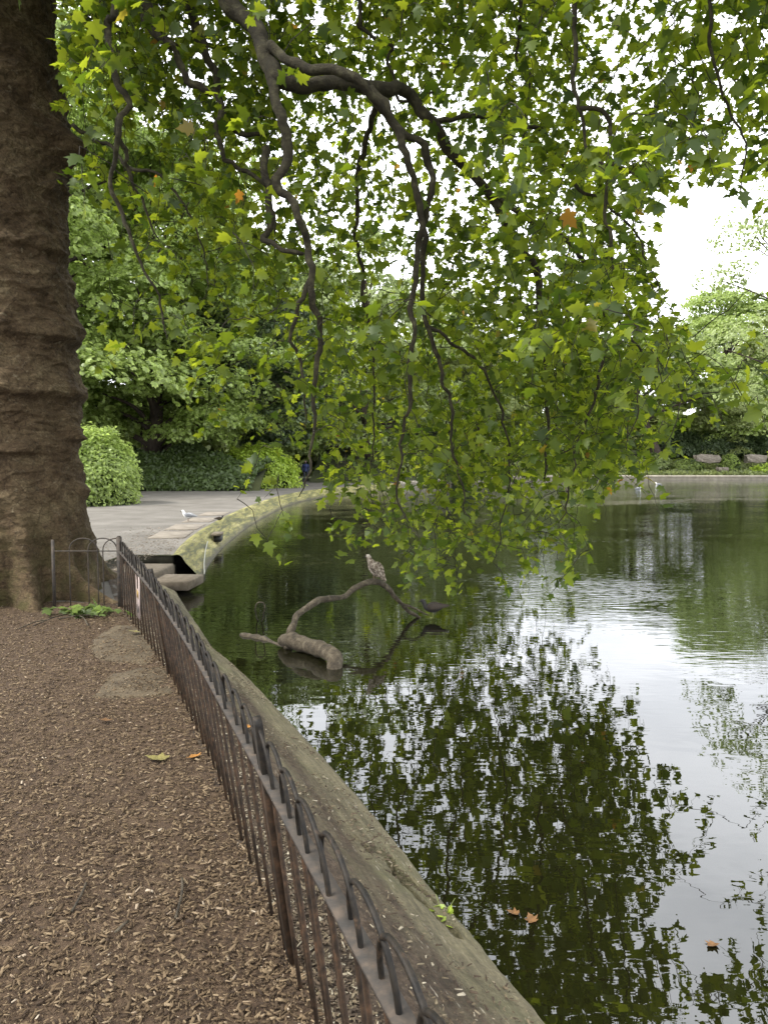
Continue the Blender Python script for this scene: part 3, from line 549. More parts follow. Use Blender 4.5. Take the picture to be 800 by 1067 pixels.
R += bump_at(40, 405, .17, 1.3, .28, True)+bump_at(88, 330, .03, .5, .45)+bump_at(62, 455, .12, .22, .12, True)+bump_at(58, 513, .15, .16, .11)+bump_at(15, 470, .13, .35, .15, True)
R += bump_at(10, 560, .05, .5, .2, True)+bump_at(30, 250, .09, .8, .2, True)+bump_at(50, 345, .10, .9, .2, True)+bump_at(20, 130, .04, .8, .15, True)+bump_at(88, 480, .03, .3, .2)
zb_ = CAMZ+(482-165)/F*TY; dth = (TH+.05+math.pi) % TAU-math.pi; R += .24*np.exp(-(dth/.26)**2-((ZZt-zb_)/.19)**2)
leanx = 0
V = np.stack([TX+cx*R, TY+sy*R, ZZt], -1); mb = MB(); mb.add((V-[TX, TY, 0]).reshape(-1, 3), grid_faces(nt_, len(zs), True)); mb.build('trunk', M['plane_bark'], ptree, True)
# ------------------------------------------------------------------ plane tree: limbs (traced lines, each with its own distance)
LB = [
 ('a', [(60, -330, 8.9), (130, -260, 8.4), (200, -130, 7.8), (228, -30, 7.3), (236, 0, 7.2), (261, 22, 7.1), (279, 64, 6.9), (289, 81, 6.8), (307, 90, 6.8), (330, 90, 6.9), (356, 86, 7.0), (382, 92, 7.2), (405, 91, 7.3), (427, 99, 7.5), (450, 131, 7.6), (480, 169, 7.8), (512, 205, 8.0), (526, 235, 8.1), (542, 263, 8.2), (559, 282, 8.3), (563, 340, 8.3), (571, 430, 8.4), (566, 500, 8.5)], .118, .008),
 ('b', [(281, 49, 6.9), (311, 69, 6.7), (349, 75, 6.6), (375, 88, 6.6), (405, 120, 6.8), (421, 150, 6.9), (432, 191, 7.0), (439, 235, 7.1), (434, 262, 7.2), (427, 385, 7.4), (421, 461, 7.6), (414, 511, 7.7), (427, 542, 7.8)], .040, .006),
 ('c', [(382, 92, 7.1), (400, 112, 7.0), (413, 134, 7.0), (435, 146, 7.1), (446, 167, 7.2), (449, 200, 7.2), (443, 235, 7.3), (442, 274, 7.4), (443, 340, 7.6), (468, 412, 7.8), (474, 470, 8.0), (490, 540, 8.2)], .034, .005),
 ('d', [(284, 76, 6.8), (289, 116, 6.7), (298, 142, 6.7), (296, 165, 6.7), (288, 196, 6.7), (307, 210, 6.7), (316, 227, 6.7), (319, 255, 6.8), (321, 287, 6.8), (326, 320, 6.9), (335, 333, 6.9), (332, 355, 7.0), (330, 395, 7.0), (329, 420, 7.1), (323, 480, 7.1), (312, 520, 7.2)], .046, .005),
 ('e', [(276, 150, 7.4), (277, 182, 7.3), (283, 237, 7.2), (277, 246, 7.1), (290, 257, 7.0), (315, 261, 6.9)], .025, .018),
 ('f', [(321, 287, 6.8), (306, 330, 6.9), (300, 352, 6.9), (312, 375, 7.0), (317, 392, 7.0), (318, 440, 7.1)], .018, .006),
 ('g', [(90, -200, 8.6), (130, -60, 8.0), (145, 0, 7.8), (154, 20, 7.7), (168, 37, 7.6), (183, 50, 7.5), (190, 67, 7.5), (193, 84, 7.5), (208, 90, 7.5), (222, 95, 7.5), (228, 117, 7.5), (226, 144, 7.5), (235, 169, 7.5), (244, 172, 7.5), (277, 195, 7.5), (285, 240, 7.6)], .060, .010),
 ('h', [(190, -80, 8.6), (197, 0, 8.4), (204, 29, 8.3), (213, 56, 8.2), (225, 76, 8.1), (229, 109, 8.1), (240, 131, 8.1), (261, 142, 8.1), (276, 140, 8.1)], .045, .02),
 ('i', [(110, -120, 7.4), (120, 4, 7.0), (112, 22, 7.0), (116, 58, 7.0), (127, 90, 7.0), (135, 110, 7.0), (127, 121, 7.0), (121, 146, 7.0), (117, 171, 7.1), (119, 208, 7.1), (145, 264, 7.2), (166, 310, 7.3), (175, 353, 7.4)], .04, .006),
 ('j', [(127, 121, 7.0), (125, 133, 7.1), (136, 171, 7.3), (150, 215, 7.5), (165, 250, 7.6)], .018, .006),
 ('k', [(560, -420, 7.0), (600, -200, 6.7), (600, 0, 6.6), (597, 30, 6.6), (600, 90, 6.6), (607, 120, 6.6), (610, 155, 6.6), (620, 170, 6.6), (650, 178, 6.6), (690, 190, 6.6)], .035, .006),
 ('l', [(607, 115, 6.6), (632, 122, 6.6), (637, 155, 6.6), (633, 215, 6.7), (640, 300, 6.8), (652, 340, 6.8), (670, 380, 6.8), (655, 450, 6.8)], .016, .005),
 ('m', [(500, -300, 8.2), (542, 0, 7.8), (545, 30, 7.8), (540, 60, 7.8), (550, 90, 7.8), (545, 150, 7.9)], .03, .007),
 ('n', [(330, -200, 8.4), (375, 0, 8.0), (375, 26, 8.0), (394, 41, 8.0), (412, 51, 8.0), (405, 64, 8.0), (409, 79, 8.0), (420, 110, 8.0), (455, 95, 8.1), (480, 70, 8.2)], .03, .006),
 ('o', [(700, -300, 6.2), (738, 0, 6.0), (742, 40, 6.0), (750, 90, 6.0), (775, 150, 6.1), (768, 200, 6.1)], .02, .005),
 ('p', [(512, 205, 8.0), (560, 235, 8.1), (600, 262, 8.0), (630, 320, 7.9), (622, 400, 7.8), (600, 470, 7.9), (585, 545, 8.0)], .022, .006),
 ('q', [(450, 131, 7.6), (500, 120, 7.7), (560, 140, 7.8), (600, 190, 7.9), (650, 230, 7.6), (690, 300, 7.4)], .022, .006),
 ('r', [(443, 340, 7.6), (490, 370, 7.9), (520, 420, 8.2), (530, 500, 8.5), (515, 580, 8.7)], .014, .005),
 ('s', [(405, 91, 7.3), (380, 150, 8.0), (370, 220, 8.5), (378, 300, 8.9), (390, 400, 9.0), (385, 500, 9.0)], .025, .006),
 ('t', [(75, 130, 8.8), (110, 150, 8.6), (140, 175, 8.3), (175, 190, 8.1), (205, 240, 8.0), (220, 300, 8.0)], .02, .005),
]
limb_nodes = []; limb_r = []
limbs = MB()
for nm, pl_, r0, r1 in LB:
    p = np.array([P(a, b, y) for a, b, y in pl_])
    if nm in ('a', 'g'): p[0] = [TX+.35, TY-.3, 8.0 if nm == 'a' else 7.4]; p = np.delete(p, 1, 0) if nm == 'g' else p
    q = resample(p, .07); L = np.concatenate([[0], np.cumsum(np.linalg.norm(np.diff(q, axis=0), axis=1))]); u = L/L[-1]
    jt = np.stack([fbm(q*4.5+9, 3, 60), fbm(q*4.5+40, 3, 61), fbm(q*4.5+80, 3, 62)], -1)*.075*np.clip(1.4-r0*6, .5, 1)
    q = q+jt; r = r0*(1-u)**.8+r1; r = r*(1+.30*fbm(q*7, 3, 66))+.012*np.clip(vnoise(q*3.1, 67)-.55, 0, 1)*(r0 > .03)*3; 
    tube(limbs, q-[TX, TY, 0], r, 10 if r0 > .03 else 7)
    limb_nodes.append(q); limb_r.append(r)
# boughs above and beyond the frame that carry the rest of the crown
crown_dirs = [((-4.3, 8.7, 8.6), (-2, 4.5, 9.5), (1.5, 2.2, 8.6), (4.5, 1.5, 6.8)), ((-4.5, 9.3, 8.9), (-2, 11, 11.5), (2.5, 12, 12.0), (7, 11, 9.5)), ((-4.6, 8.8, 8.5), (-5.5, 5.5, 9.6), (-6, 2.5, 8.6), (-5.5, 0, 7.0)),
              ((-4.7, 9.5, 9.0), (-6, 12, 11.5), (-8, 15, 12.0), (-9, 18, 10.5)), ((-4.5, 8.9, 9.2), (-3.2, 7, 11.5), (-.5, 4, 12.2), (3.5, 5, 11.0)), ((-4.9, 9.2, 9.2), (-8, 9, 11.5), (-11, 8.5, 11.0), (-13, 8, 9.0)),
              ((-4.6, 9.2, 9.4), (-4.6, 9.6, 12), (-4.2, 9.8, 15), (-4, 10, 17.5))]
for cd in crown_dirs:
    q = resample(np.array(cd, float), .15); u = np.linspace(0, 1, len(q)); q = q+.12*np.stack([fbm(q*1.5, 3, 70), fbm(q*1.5, 3, 71), fbm(q*1.5, 3, 72)], -1); r = .26*(1-u)**.9+.02
    tube(limbs, q-[TX, TY, 0], r, 10); limb_nodes.append(q); limb_r.append(r)
limbs.build('limb', M['limb'], ptree, True)
# twig centres from a hand-made density table (leaf layers per 50 px row / 100 px column)
DT = np.array([
 [2.2, 2.5, 2.2, 2.2, 2.4, 1.9, .50, 1.0],
 [2.4, 2.3, 1.8, 1.8, 1.8, 1.6, .40, 1.1],
 [2.4, 1.9, 1.7, 1.5, 1.3, 1.4, .65, 1.1],
 [1.4, 1.2, 1.7, 1.1, 1.0, 1.7, 1.1, .45],
 [0.3, .7, 1.6, .8, 1.2, 2.0, 1.2, .10],
 [0.1, .5, 1.4, .8, 1.4, 2.3, 1.7, .05],
 [0.0, .3, 1.2, 1.2, 1.6, 2.3, 2.1, .15],
 [0.0, .1, .8, 1.2, 1.8, 2.1, 2.2, .25],
 [0.0, 0, .35, .8, 1.8, 1.6, 1.7, .05],
 [0.0, 0, .1, .6, 1.6, 1.6, 1.3, .0],
 [0.0, 0, .25, .6, 1.8, 1.3, .10, 0],
 [0.0, 0, 0, .3, 1.5, 1.1, 0, 0]])
def dens(px, py):
    if py < 0: return (1.7 if py > -120 else 1.35)*(.55 if px > 580 else 1)
    if py >= 598: return 0
    c = np.clip(px/100-.5, 0, 7); r = np.clip(py/50-.5, 0, 11); i0 = int(c); i1 = min(i0+1, 7); j0 = int(r); j1 = min(j0+1, 11); a = c-i0; b = r-j0
    v = (DT[j0, i0]*(1-a)+DT[j0, i1]*a)*(1-b)+(DT[j1, i0]*(1-a)+DT[j1, i1]*a)*b
    return v
GAPS = [(735, 262, 52, 78), (742, 350, 30, 25), (760, 560, 80, 130), (652, 560, 40, 60), (392, 594, 26, 26), (345, 625, 30, 22), (447, 632, 30, 22), (215, 545, 60, 30)]
def in_gap(px, py, f=1.0):
    r = np.zeros(np.shape(px), bool)
    for gx, gy, a, b in GAPS: r |= ((px-gx)/(a*f))**2+((py-gy)/(b*f))**2 < 1
    return r
tw = []
cell = 25; 
for ix in range(-8, 44):
    for iy in range(-22, 24):
        pxc = (ix+.5)*cell; pyc = (iy+.5)*cell
        if pxc < 40 and pyc > 0 : continue
        dd = dens(pxc, pyc)
        if dd <= 0: continue
        big = .55+1.0*vnoise(np.array([pxc/70., pyc/60., 3.]), 5); dd *= np.clip(1+.75*big-.35, .15, 2)
        # one spray (about 7 leaves) covers roughly this many px^2
        Yd = 8.0; cov = 7*.44*(.135*F/Yd)**2*.62
        nn_ = 1.6*dd*cell*cell/cov*((2.0 if 280 < pxc < 620 else 1.5) if pyc < 0 else 1)*1.3*(1.9 if 330 < pxc < 660 and 360 < pyc < 500 else 1)*(1.3 if 560 < pxc < 710 and 120 < pyc < 480 else 1)
        k = int(nn_)+(random.random() < nn_-int(nn_))
        for _ in range(k):
            px = pxc+random.uniform(-.5, .5)*cell; py = pyc+random.uniform(-.5, .5)*cell
            if in_gap(px, py) or (px < (66 if py < 200 else 92) and py > -40): continue
            right = np.clip((px-560)/120, 0, 1); low = np.clip((py-330)/150, 0, 1)
            ya = (6.9 if px < 500 and py < 320 else 6.2)+1.0*low-.9*right; yb2 = 15.5-1.0*low-2.8*right
            if px < 300: yb2 = 11.5
            ya -= .8*(random.random() < .2 and px < 560); Y = ya+(yb2-ya)*random.random()**(.75 if px < 500 and py < 320 else .6 if py > 360 and px < 660 else 1)
            p = P(px, py, Y)
            if p[2] < WATER+.38: continue
            if (p[0]-TX)**2+(p[1]-TY)**2 < 1.15**2: continue
            if p[0] < -1.0 and p[2] < 2.0 and p[1] > 9: continue
            if p[1] > 9.5 and px < 200 and py > 120 and random.random() < .6: continue
            tw.append(p)
# the crown overhead and behind, which shades the ground and mirrors in the water
for q in limb_nodes[-len(crown_dirs):]:
    m_ = 150
    for _ in range(m_):
        c = q[int(len(q)*(.25+.75*random.random()))-1]+RNG.normal(size=3)*np.array([1.3, 1.3, .9])
        X_, Y_, D_ = project(c)
        if c[1] > .5 and 0 < X_ < 820 and Y_ > -20: continue
        if c[2] < 4.5: continue
        tw.append(c)
tw = np.array(tw)
nodes = np.concatenate(limb_nodes); nrad = np.concatenate(limb_r)
order = np.argsort([np.min(np.sum((nodes[::6]-p)**2, 1)) for p in tw])
cap_n = len(nodes)+len(tw)*7+10; NB = np.zeros((cap_n, 3)); NB[:len(nodes)] = nodes; nn_ = len(nodes)
twigs = MB(); leaves = MB(); LP = []; LN = []; LT = []; LS = []
for oi in order:
    p = tw[oi]; cand = NB[:nn_]; dv = cand-p; d2 = dv[:, 0]**2+dv[:, 1]**2+dv[:, 2]**2*.6+np.where(dv[:, 2] < 0, 1.2*dv[:, 2]**2, 0); j = int(np.argmin(d2)); a = cand[j].copy(); L = np.linalg.norm(p-a)
    out = p-a; out[2] = 0; nl = np.linalg.norm(out); out = out/nl if nl > .02 else np.array([math.cos(oi), math.sin(oi), 0])
    ln = random.uniform(.28, .62); hang = np.array([out[0]*.55+random.gauss(0, .3), out[1]*.55+random.gauss(0, .3), -random.uniform(.35, 1.3)]); hang = hang/np.linalg.norm(hang)*ln
    st = p-hang*.35; en = p+hang*.65
    mid = (a+st)/2+np.array([0, 0, .05*min(L, 1)])+RNG.normal(size=3)*.06*min(L, 1)
    pts = resample(np.array([a, mid, st, (st+en)/2+RNG.normal(size=3)*.02, en]), .11) if L > .15 else resample(np.array([a, (st+en)/2+RNG.normal(size=3)*.02, en]), .11)
    pts[1:-1] += RNG.normal(size=(len(pts)-2, 3))*.008
    r = np.linspace(min(.0035+.0035*min(L, 1.6), .009), .0018, len(pts)); tube(twigs, pts-[TX, TY, 0], r, 4, cap=False)
    sel = pts[np.linspace(len(pts)//3, len(pts)-1, 5).astype(int)]; NB[nn_:nn_+5] = sel; nn_ += 5
    nl_ = random.randint(6, 9); us = np.linspace(.12, 1, nl_)
    for u in us:
        c = st+(en-st)*u; sgn = 1 if random.random() < .5 else -1; side = np.cross(hang, [0, 0, 1.])*sgn; side = side/(np.linalg.norm(side)+1e-6)
        pet = side*.6+out*.3+RNG.normal(size=3)*.45+np.array([0, 0, -.15]); pet = pet/np.linalg.norm(pet)*random.uniform(.03, .07)
        LP.append(c+pet); LT.append(pet/np.linalg.norm(pet)+np.array([0, 0, -.75])+RNG.normal(size=3)*.3); LN.append(np.array([0, 0, .7])+RNG.normal(size=3)*.6); LS.append(random.uniform(.055, .145) if u > .3 else random.uniform(.10, .165))
LP = np.array(LP); LN = np.array(LN); LT = np.array(LT); LS = np.array(LS)
X_, Y_, D_ = project(LP); bad = in_gap(X_, Y_, .86) | ((LP[:, 2] < WATER+.15))
bad |= (X_ < np.where(Y_ < 200, 60, 88)) & (Y_ > 0) & (LP[:, 1] < TY)
k = ~bad; print('leaves', k.sum(), 'twigs', len(tw))
place(leaves, PLANE, LP[k]-[TX, TY, 0], LN[k], LT[k], LS[k])
leaves.build('crown', M['plane_leaf'], ptree); twigs.build('twigs', M['twig'], ptree)
# ------------------------------------------------------------------ background trees
def crown_mesh(seed, H, Rr, n, ls, mat, low=.25, proto=SPRAY, clumps=46, open_=.0, flat=.5):
    st = RNG.bit_generator.state; rg = np.random.default_rng(seed); mb = MB(); cs = []
    for i in range(clumps):
        z = rg.uniform(low, 1)**.9; prof_ = math.sin(math.pi*min(1, max(.08, (z-low)/(1-low)*.86+.12)))**.6
        a = rg.uniform(0, TAU); rr_ = Rr*prof_*rg.uniform(.35, .95); cs.append((math.cos(a)*rr_, math.sin(a)*rr_, z*H*.93, Rr*rg.uniform(.22, .42)))
    cs = np.array(cs); per = n//clumps; pos = []; nr_ = []
    for c in cs:
        v = rg.normal(size=(per, 3)); v /= np.linalg.norm(v, axis=1)[:, None]; v[:, 2] = np.abs(v[:, 2])*.9-.25*rg.random(per); rad = c[3]*(.75+.35*rg.random(per)**.5)
        q = c[:3]+v*rad[:, None]*np.array([1, 1, flat]); q[:, :] += .18*c[3]*np.stack([vnoise(q*1.1, 1), vnoise(q*1.1+9, 2), vnoise(q*1.1+5, 3)], -1)
        pos.append(q); nr_.append(v*.7+np.array([0, 0, .55])+rg.normal(size=(per, 3))*.4)
    pos = np.concatenate(pos); nr_ = np.concatenate(nr_); g_ = vnoise(pos*.9, seed+3) > -.45+open_; pos = pos[g_]; nr_ = nr_[g_]; n_ = len(pos)
    tip = pos*np.array([1, 1, 0]); tip = tip/(np.linalg.norm(tip, axis=1)[:, None]+1e-6)+rg.normal(size=(n_, 3))*.5-[0, 0, .5]
    place(mb, proto, pos, nr_, tip, ls*(.6+.7*rg.random(n_))); return mb, cs
def make_tree(name, seed, H, Rr, n, ls, mat, tr=.3, low=.25, lean=0, **kw):
    root = empty(name); mb, cs = crown_mesh(seed, H, Rr, n, ls, mat, low, **kw); mb.build('crown', mat, root)
    t = MB(); rg = random.Random(seed); zz = np.linspace(0, H*.8, 22); px = lean*np.sin(zz/H*2)+.15*np.sin(zz*.6+seed); py = .2*np.cos(zz*.5+seed)-.2
    rad = tr*(1-zz/H*.95)+.5*tr*np.exp(-zz/.5); tp = np.stack([px, py, zz], -1); tube(t, tp, rad, 12)
    for c in cs[::2]:
        zc = max(H*low*.5, min(c[2]*.7, H*.72)); i = int(zc/(H*.8)*21); a = tp[i]; b = c[:3]; m1 = a*.6+b*.4+np.array([0, 0, .1*H*.3]); q = resample(np.array([a, m1, b]), .5); tube(t, q, np.linspace(rad[i]*.5, .03, len(q)), 6)
    t.build('trunk', M['bark_far'], root, True); return root
T = {}
T['chest'] = make_tree('chestnut_tree', 11, 20, 8.5, 60000, .18, M['leaf_bright'], .45, .10, clumps=70)
T['mid'] = make_tree('broadleaf_tree', 12, 19, 7.5, 46000, .19, M['leaf_mid'], .4, .10, clumps=60)
T['dark'] = make_tree('evergreen_tree', 13, 14, 6.2, 36000, .18, M['leaf_dark'], .38, .16, clumps=50, proto=SPRAY)
T['pale'] = make_tree('ash_tree', 14, 17, 7, 32000, .18, M['leaf_pale'], .35, .12, clumps=55, open_=.15)
T['olive'] = make_tree('lime_tree', 15, 18, 7.5, 30000, .22, M['leaf_olive'], .4, .08, clumps=60)
T['bent'] = make_tree('spreading_tree', 16, 13, 8.5, 15000, .32, M['leaf_mid'], .55, .42, lean=2.4, clumps=40, flat=.35)
used = set()
def tree(kind, x, y, sc, rz, label, z=0, sz=1, group='trees around the lake'):
    o = T[kind] if kind not in used else copy_tree(T[kind]); used.add(kind); o.location = (x, y, z); o.rotation_euler = (0, 0, rz); o.scale = (sc, sc, sc*sz); tag(o, label, 'tree', group)
tree('chest', -14.5, 47, 1.12, .3, 'bright chestnut tree with low leafy skirts behind the ivy bank')
tree('chest', -20.5, 41, 1.35, 2.1, 'tall bright green tree glimpsed just right of the big trunk')
tree('dark', -9.6, 52, 1.0, .8, 'dark evergreen tree whose trunk rises beside the bright green shrub')
tree('mid', -19, 60, 1.5, 4.1, 'tall mid green tree rising behind the bright chestnut tree')
tree('mid', -10, 68, 1.12, 1.0, 'mid green tree behind the dark evergreen tree')
tree('pale', -1.8, 68, 1.32, .5, 'pale loose tree at the bend of the path')
tree('olive', 6.5, 78, 1.1, 2.2, 'olive green tree on the shore left of the lake end')
tree('mid', 12, 92, .95, 3.0, 'mid green tree behind the hanging leaves, left end of the far shore')
tree('dark', 1.5, 84, .8, 3.0, 'dark evergreen tree low behind the olive green shore tree')
tree('pale', 20, 97, 1.05, 1.9, 'pale feathery tree on the far shore left of the spreading tree')
tree('bent', 34.5, 93, 1.25, 2.7, 'spreading tree with a thick leaning forked trunk on the far shore', z=1.2)
tree('olive', 28, 110, 1.2, .1, 'olive green tree behind the spreading tree on the far shore')
tree('chest', 47, 104, 1.3, 1.2, 'tall bright tree behind the rockery on the far shore')
tree('mid', 58, 100, 1.2, 5.0, 'tall mid green tree at the right edge of the far shore', z=1)
tree('olive', 44, 97, .62, 3.9, 'smaller olive green tree directly behind the rockery stones', z=1.5)
tree('chest', 12, 112, .8, 4.4, 'bright tree far back beyond the left end of the far shore')
tree('olive', 70, 92, 1.1, 3.3, 'olive tree beyond the right edge of the far shore')
T['near'] = make_tree('silver_birch', 21, 22, 7.5, 15000, .17, M['leaf_pale'], .3, .2, clumps=60, open_=.45)
tree('near', 28.5, 50, 1.0, .2, 'airy pale leaved tree reaching into the sky at the right edge')
# far-off woodland closing the view, beyond the trees one can tell apart
rgw = np.random.default_rng(77); mbw = MB()
for (xa, ya_), (xb2, yb3), h0, n in (((-75, 66), (-34, 74), 24, 26000), ((-34, 74), (2, 92), 20, 30000), ((2, 92), (30, 122), 19, 30000), ((30, 122), (110, 112), 20, 46000)):
    u_ = rgw.random(n); wv_ = rgw.random(n)*7; x = xa+(xb2-xa)*u_+wv_*.2; y = ya_+(yb3-ya_)*u_+wv_; top_ = h0*(.72+.34*vnoise(np.stack([x*.16, 0*x, 0*x+h0], -1), 6)+.14*vnoise(np.stack([x*.6, 0*x, 0*x], -1), 7))
    z = top_*rgw.random(n)**.85; place(mbw, SPRAY, np.stack([x, y, z], -1), rgw.normal(size=(n, 3))*.6+[0, -.5, .6], rgw.normal(size=(n, 3))-[0, 0, .4], .5+.4*rgw.random(n))
tag(mbw.build('woodland', M['leaf_olive']), 'distant mass of woodland behind the separate trees round the lake', 'woodland', kind='stuff')
# ------------------------------------------------------------------ shrubs
def shrub(name, x, y, rx, ry, h, n, ls, mat, label, cat='shrub', group=None, seed=1, z0=0, proto=SIMPLE, low=.02, lump=.22, kind=None):
    rg = np.random.default_rng(seed); v = rg.normal(size=(n, 3)); v /= np.linalg.norm(v, axis=1)[:, None]; v[:, 2] = np.abs(v[:, 2])*1.0
    rr_ = 1-.22*rg.random(n)**2+lump*fbm(v*2.6+seed, 3, seed)+.12*rg.random(n)*(vnoise(v*7, seed) > .2); pos = v*rr_[:, None]; pos[:, 2] = np.sign(v[:, 2])*np.abs(pos[:, 2])**.75
    pos = pos*np.array([rx, ry, h]); nr_ = v+np.array([0, 0, .45])+rg.normal(size=(n, 3))*.45; tip = v+rg.normal(size=(n, 3))*.6-[0, 0, .4]
    mb = MB(); place(mb, proto, pos, nr_, tip, ls*(.6+.8*rg.random(n)))
    root = empty(name, (x, y, z0), 0, label, cat, group); mb.build('foliage', mat, root)
    s = MB()
    for k in range(9):
        a = k/9*TAU; b = np.array([math.cos(a)*rx*.6, math.sin(a)*ry*.6, h*.75]); tube(s, resample(np.array([[math.cos(a)*.1, math.sin(a)*.1, -.05], b*.5+[0, 0, .1], b]), .2), np.linspace(.04, .01, len(resample(np.array([[math.cos(a)*.1, math.sin(a)*.1, -.05], b*.5+[0, 0, .1], b]), .2))), 5)
    s.build('stems', M['twig'], root)
    # dense inner mass of larger, darker leaves
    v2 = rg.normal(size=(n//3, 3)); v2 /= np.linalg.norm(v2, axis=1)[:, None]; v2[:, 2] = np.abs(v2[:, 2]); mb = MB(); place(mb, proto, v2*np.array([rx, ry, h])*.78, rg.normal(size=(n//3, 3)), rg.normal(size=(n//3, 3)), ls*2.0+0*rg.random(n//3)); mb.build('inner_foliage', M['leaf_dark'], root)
    return root
shrub('rounded_shrub', -11.3, 28.6, 1.75, 2.2, 2.85, 17000, .13, M['leaf_bright'], 'rounded light green shrub beside the path just right of the big trunk', seed=3)
shrub('rounded_shrub', -14.2, 30.5, 2.2, 2.2, 2.7, 9000, .14, M['leaf_mid'], 'green shrub mostly hidden behind the big trunk', seed=4)
shrub('low_shrub', -8.2, 47.0, 2.7, 1.8, 2.6, 15000, .16, M['leaf_yellow'], 'vivid yellow-green shrub under the trees where the path bends', seed=5)
shrub('low_shrub', -11.2, 50.2, 1.6, 1.6, 2.0, 6000, .17, M['leaf_mid'], 'darker green shrub left of the vivid yellow-green one', seed=6)
# ivy bank
rg = np.random.default_rng(5); n = 30000; ux = rg.random(n); uy = rg.random(n); x = -24+16.5*ux+1.0*uy; y = 41.4+uy*7-(ux < .5)*0; z = .08+2.4*np.clip(uy*1.9, 0, 1)**.8*(.75+.45*vnoise(np.stack([x*.5, y*.5, 0*x], -1), 9))+.1*rg.random(n)
mb = MB(); place(mb, SIMPLE, np.stack([x, y, z], -1), np.stack([0*x, -.7+0*x, .6+0*x], -1)+rg.normal(size=(n, 3))*.4, rg.normal(size=(n, 3))-[0, .3, .5], .15+.14*rg.random(n))
tag(mb.build('ivy', M['leaf_ivy']), 'dark ivy ground cover sloping up behind the path under the trees', 'ivy', kind='stuff')
gx = np.linspace(-24.5, -7, 40); gy = np.linspace(0, 1, 14); XX, VV = np.meshgrid(gx, gy, indexing='ij'); YY = 41.6+VV*7.5; ZZ = -.05+2.2*np.clip(VV*1.9, 0, 1)**.8*(.75+.45*vnoise(np.stack([XX*.5, YY*.5, 0*XX], -1), 9))
ZZ = ZZ-.1; mb = MB(); mb.add(np.stack([XX, YY, ZZ], -1).reshape(-1, 3), grid_faces(40, 14)); tag(mb.build('ivy_bank_soil', M['land'], smooth=True), kind='structure')
# far shore shrubs
labs = ['dark rounded shrub on the far shore behind the spreading tree trunk', 'grey-green shrub at the foot of the spreading tree', 'light green shrub left of the rockery stones', 'dark hedge-like shrub above the rockery stones', 'dark hedge-like shrub at the far right above the rockery',
        'low bright plant clump between the two rockery stones', 'low bright plant clump right of the rockery stones', 'yellow-green shrub at the water left of the pale coping end', 'mid green shrub behind the hanging leaves on the far shore', 'dark shrub low over the water at the left end of the far shore', 'broad green shrub left along the far shore', 'olive shrub on the shore behind the path bend', 'small green shrub on the shore near the path bend', 'light shrub on the far shore in front of the pale feathery tree', 'low wide shrub in front of the coping, left of the spreading tree']
spec = [(38, 97, 4.5, 2, 3.2, 'leaf_dark', 2.6), (33.5, 92.5, 2.2, 1.5, 1.7, 'leaf_pale', 1.0), (37.5, 91.5, 1.8, 1.2, 1.2, 'leaf_mid', .8), (44, 96.5, 5, 2, 3.0, 'leaf_dark', 2.6), (52.5, 96, 5, 2, 3.0, 'leaf_dark', 2.6),
        (42.5, 91.2, 1.1, .9, 1.9, 'leaf_bright', .6), (48, 90.5, 3.0, 1.2, 1.0, 'leaf_yellow', .4), (24, 91, 2.5, 1.5, 2.6, 'leaf_yellow', .4), (18.5, 90, 3.2, 2, 3.4, 'leaf_mid', .3), (6.0, 74, 3.0, 2, 2.4, 'leaf_dark', 0), (12, 86, 3.8, 2, 3.4, 'leaf_olive', .2), (1.2, 66, 2.6, 2, 3.2, 'leaf_olive', 0), (3.2, 69.5, 2.2, 1.6, 2.2, 'leaf_mid', 0), (22.5, 94, 3.4, 2, 3.6, 'leaf_pale', 1.4), (29.5, 91.2, 3.4, 1.3, 1.6, 'leaf_olive', .4)]
for i, (x, y, rx, ry, h, m_, z0) in enumerate(spec):
    shrub('far_shrub', x, y, rx, ry, h, int(1500+900*rx), .30, M[m_], labs[i], 'shrub', 'shrubs along the far shore', 20+i, z0)
rg = np.random.default_rng(8); n = 26000; x = 14+46*rg.random(n); y = np.interp(x, fl[:, 0], fl[:, 1])+.8+9*rg.random(n); vv = (y-np.interp(x, fl[:, 0], fl[:, 1])-1.2)/28
z = .1+3.2*np.clip(np.clip(vv, 0, 1)*2.2, 0, 1)**1.2+.25*rg.random(n); mb = MB(); place(mb, SIMPLE, np.stack([x, y, z], -1), rg.normal(size=(n, 3))*.5+[0, -.5, .5], rg.normal(size=(n, 3))+[0, 0, .5], .2+.3*rg.random(n))
tag(mb.build('ground_cover', M['leaf_olive']), 'mixed low planting covering the far bank around the rockery', 'ground cover', kind='stuff')
# rockery
rk = [((735, 478), (684-630)/5, 'long pale rockery stone on the far bank, the left one', (3.5, 1.4, 1.05)), ((786, 478), 0, 'long pale rockery stone on the far bank, the right one', (2.8, 1.3, 1.05)), ((752, 489), 0, 'small low rockery stone beneath the two long ones', (1.4, .9, .6))]
for j, ((px, py), _, lab, s_) in enumerate(rk):
    p = P(px, py, 91.4-.9*(j == 2)); import bmesh
    bm = bmesh.new(); bmesh.ops.create_cube(bm, size=1); bmesh.ops.subdivide_edges(bm, edges=bm.edges, cuts=6, use_grid_fill=True)
    for v in bm.verts:
        q = np.array(v.co); q = q*(1-.22*np.linalg.norm(q)**2)*np.array(s_)*.95; q += .30*np.array([float(fbm(q*1.3+j*7, 3, 90)), float(fbm(q*1.3+30, 3, 91)), float(fbm(q*1.6+60, 3, 92))]); v.co = q
    me = bpy.data.meshes.new('rockery_stone'); bm.to_mesh(me); bm.free(); me.materials.append(M['pale_stone']); o = bpy.data.objects.new('rockery_stone', me); C.objects.link(o); o.location = tuple(p); tag(o, lab, 'stone', 'rockery stones on the far bank')
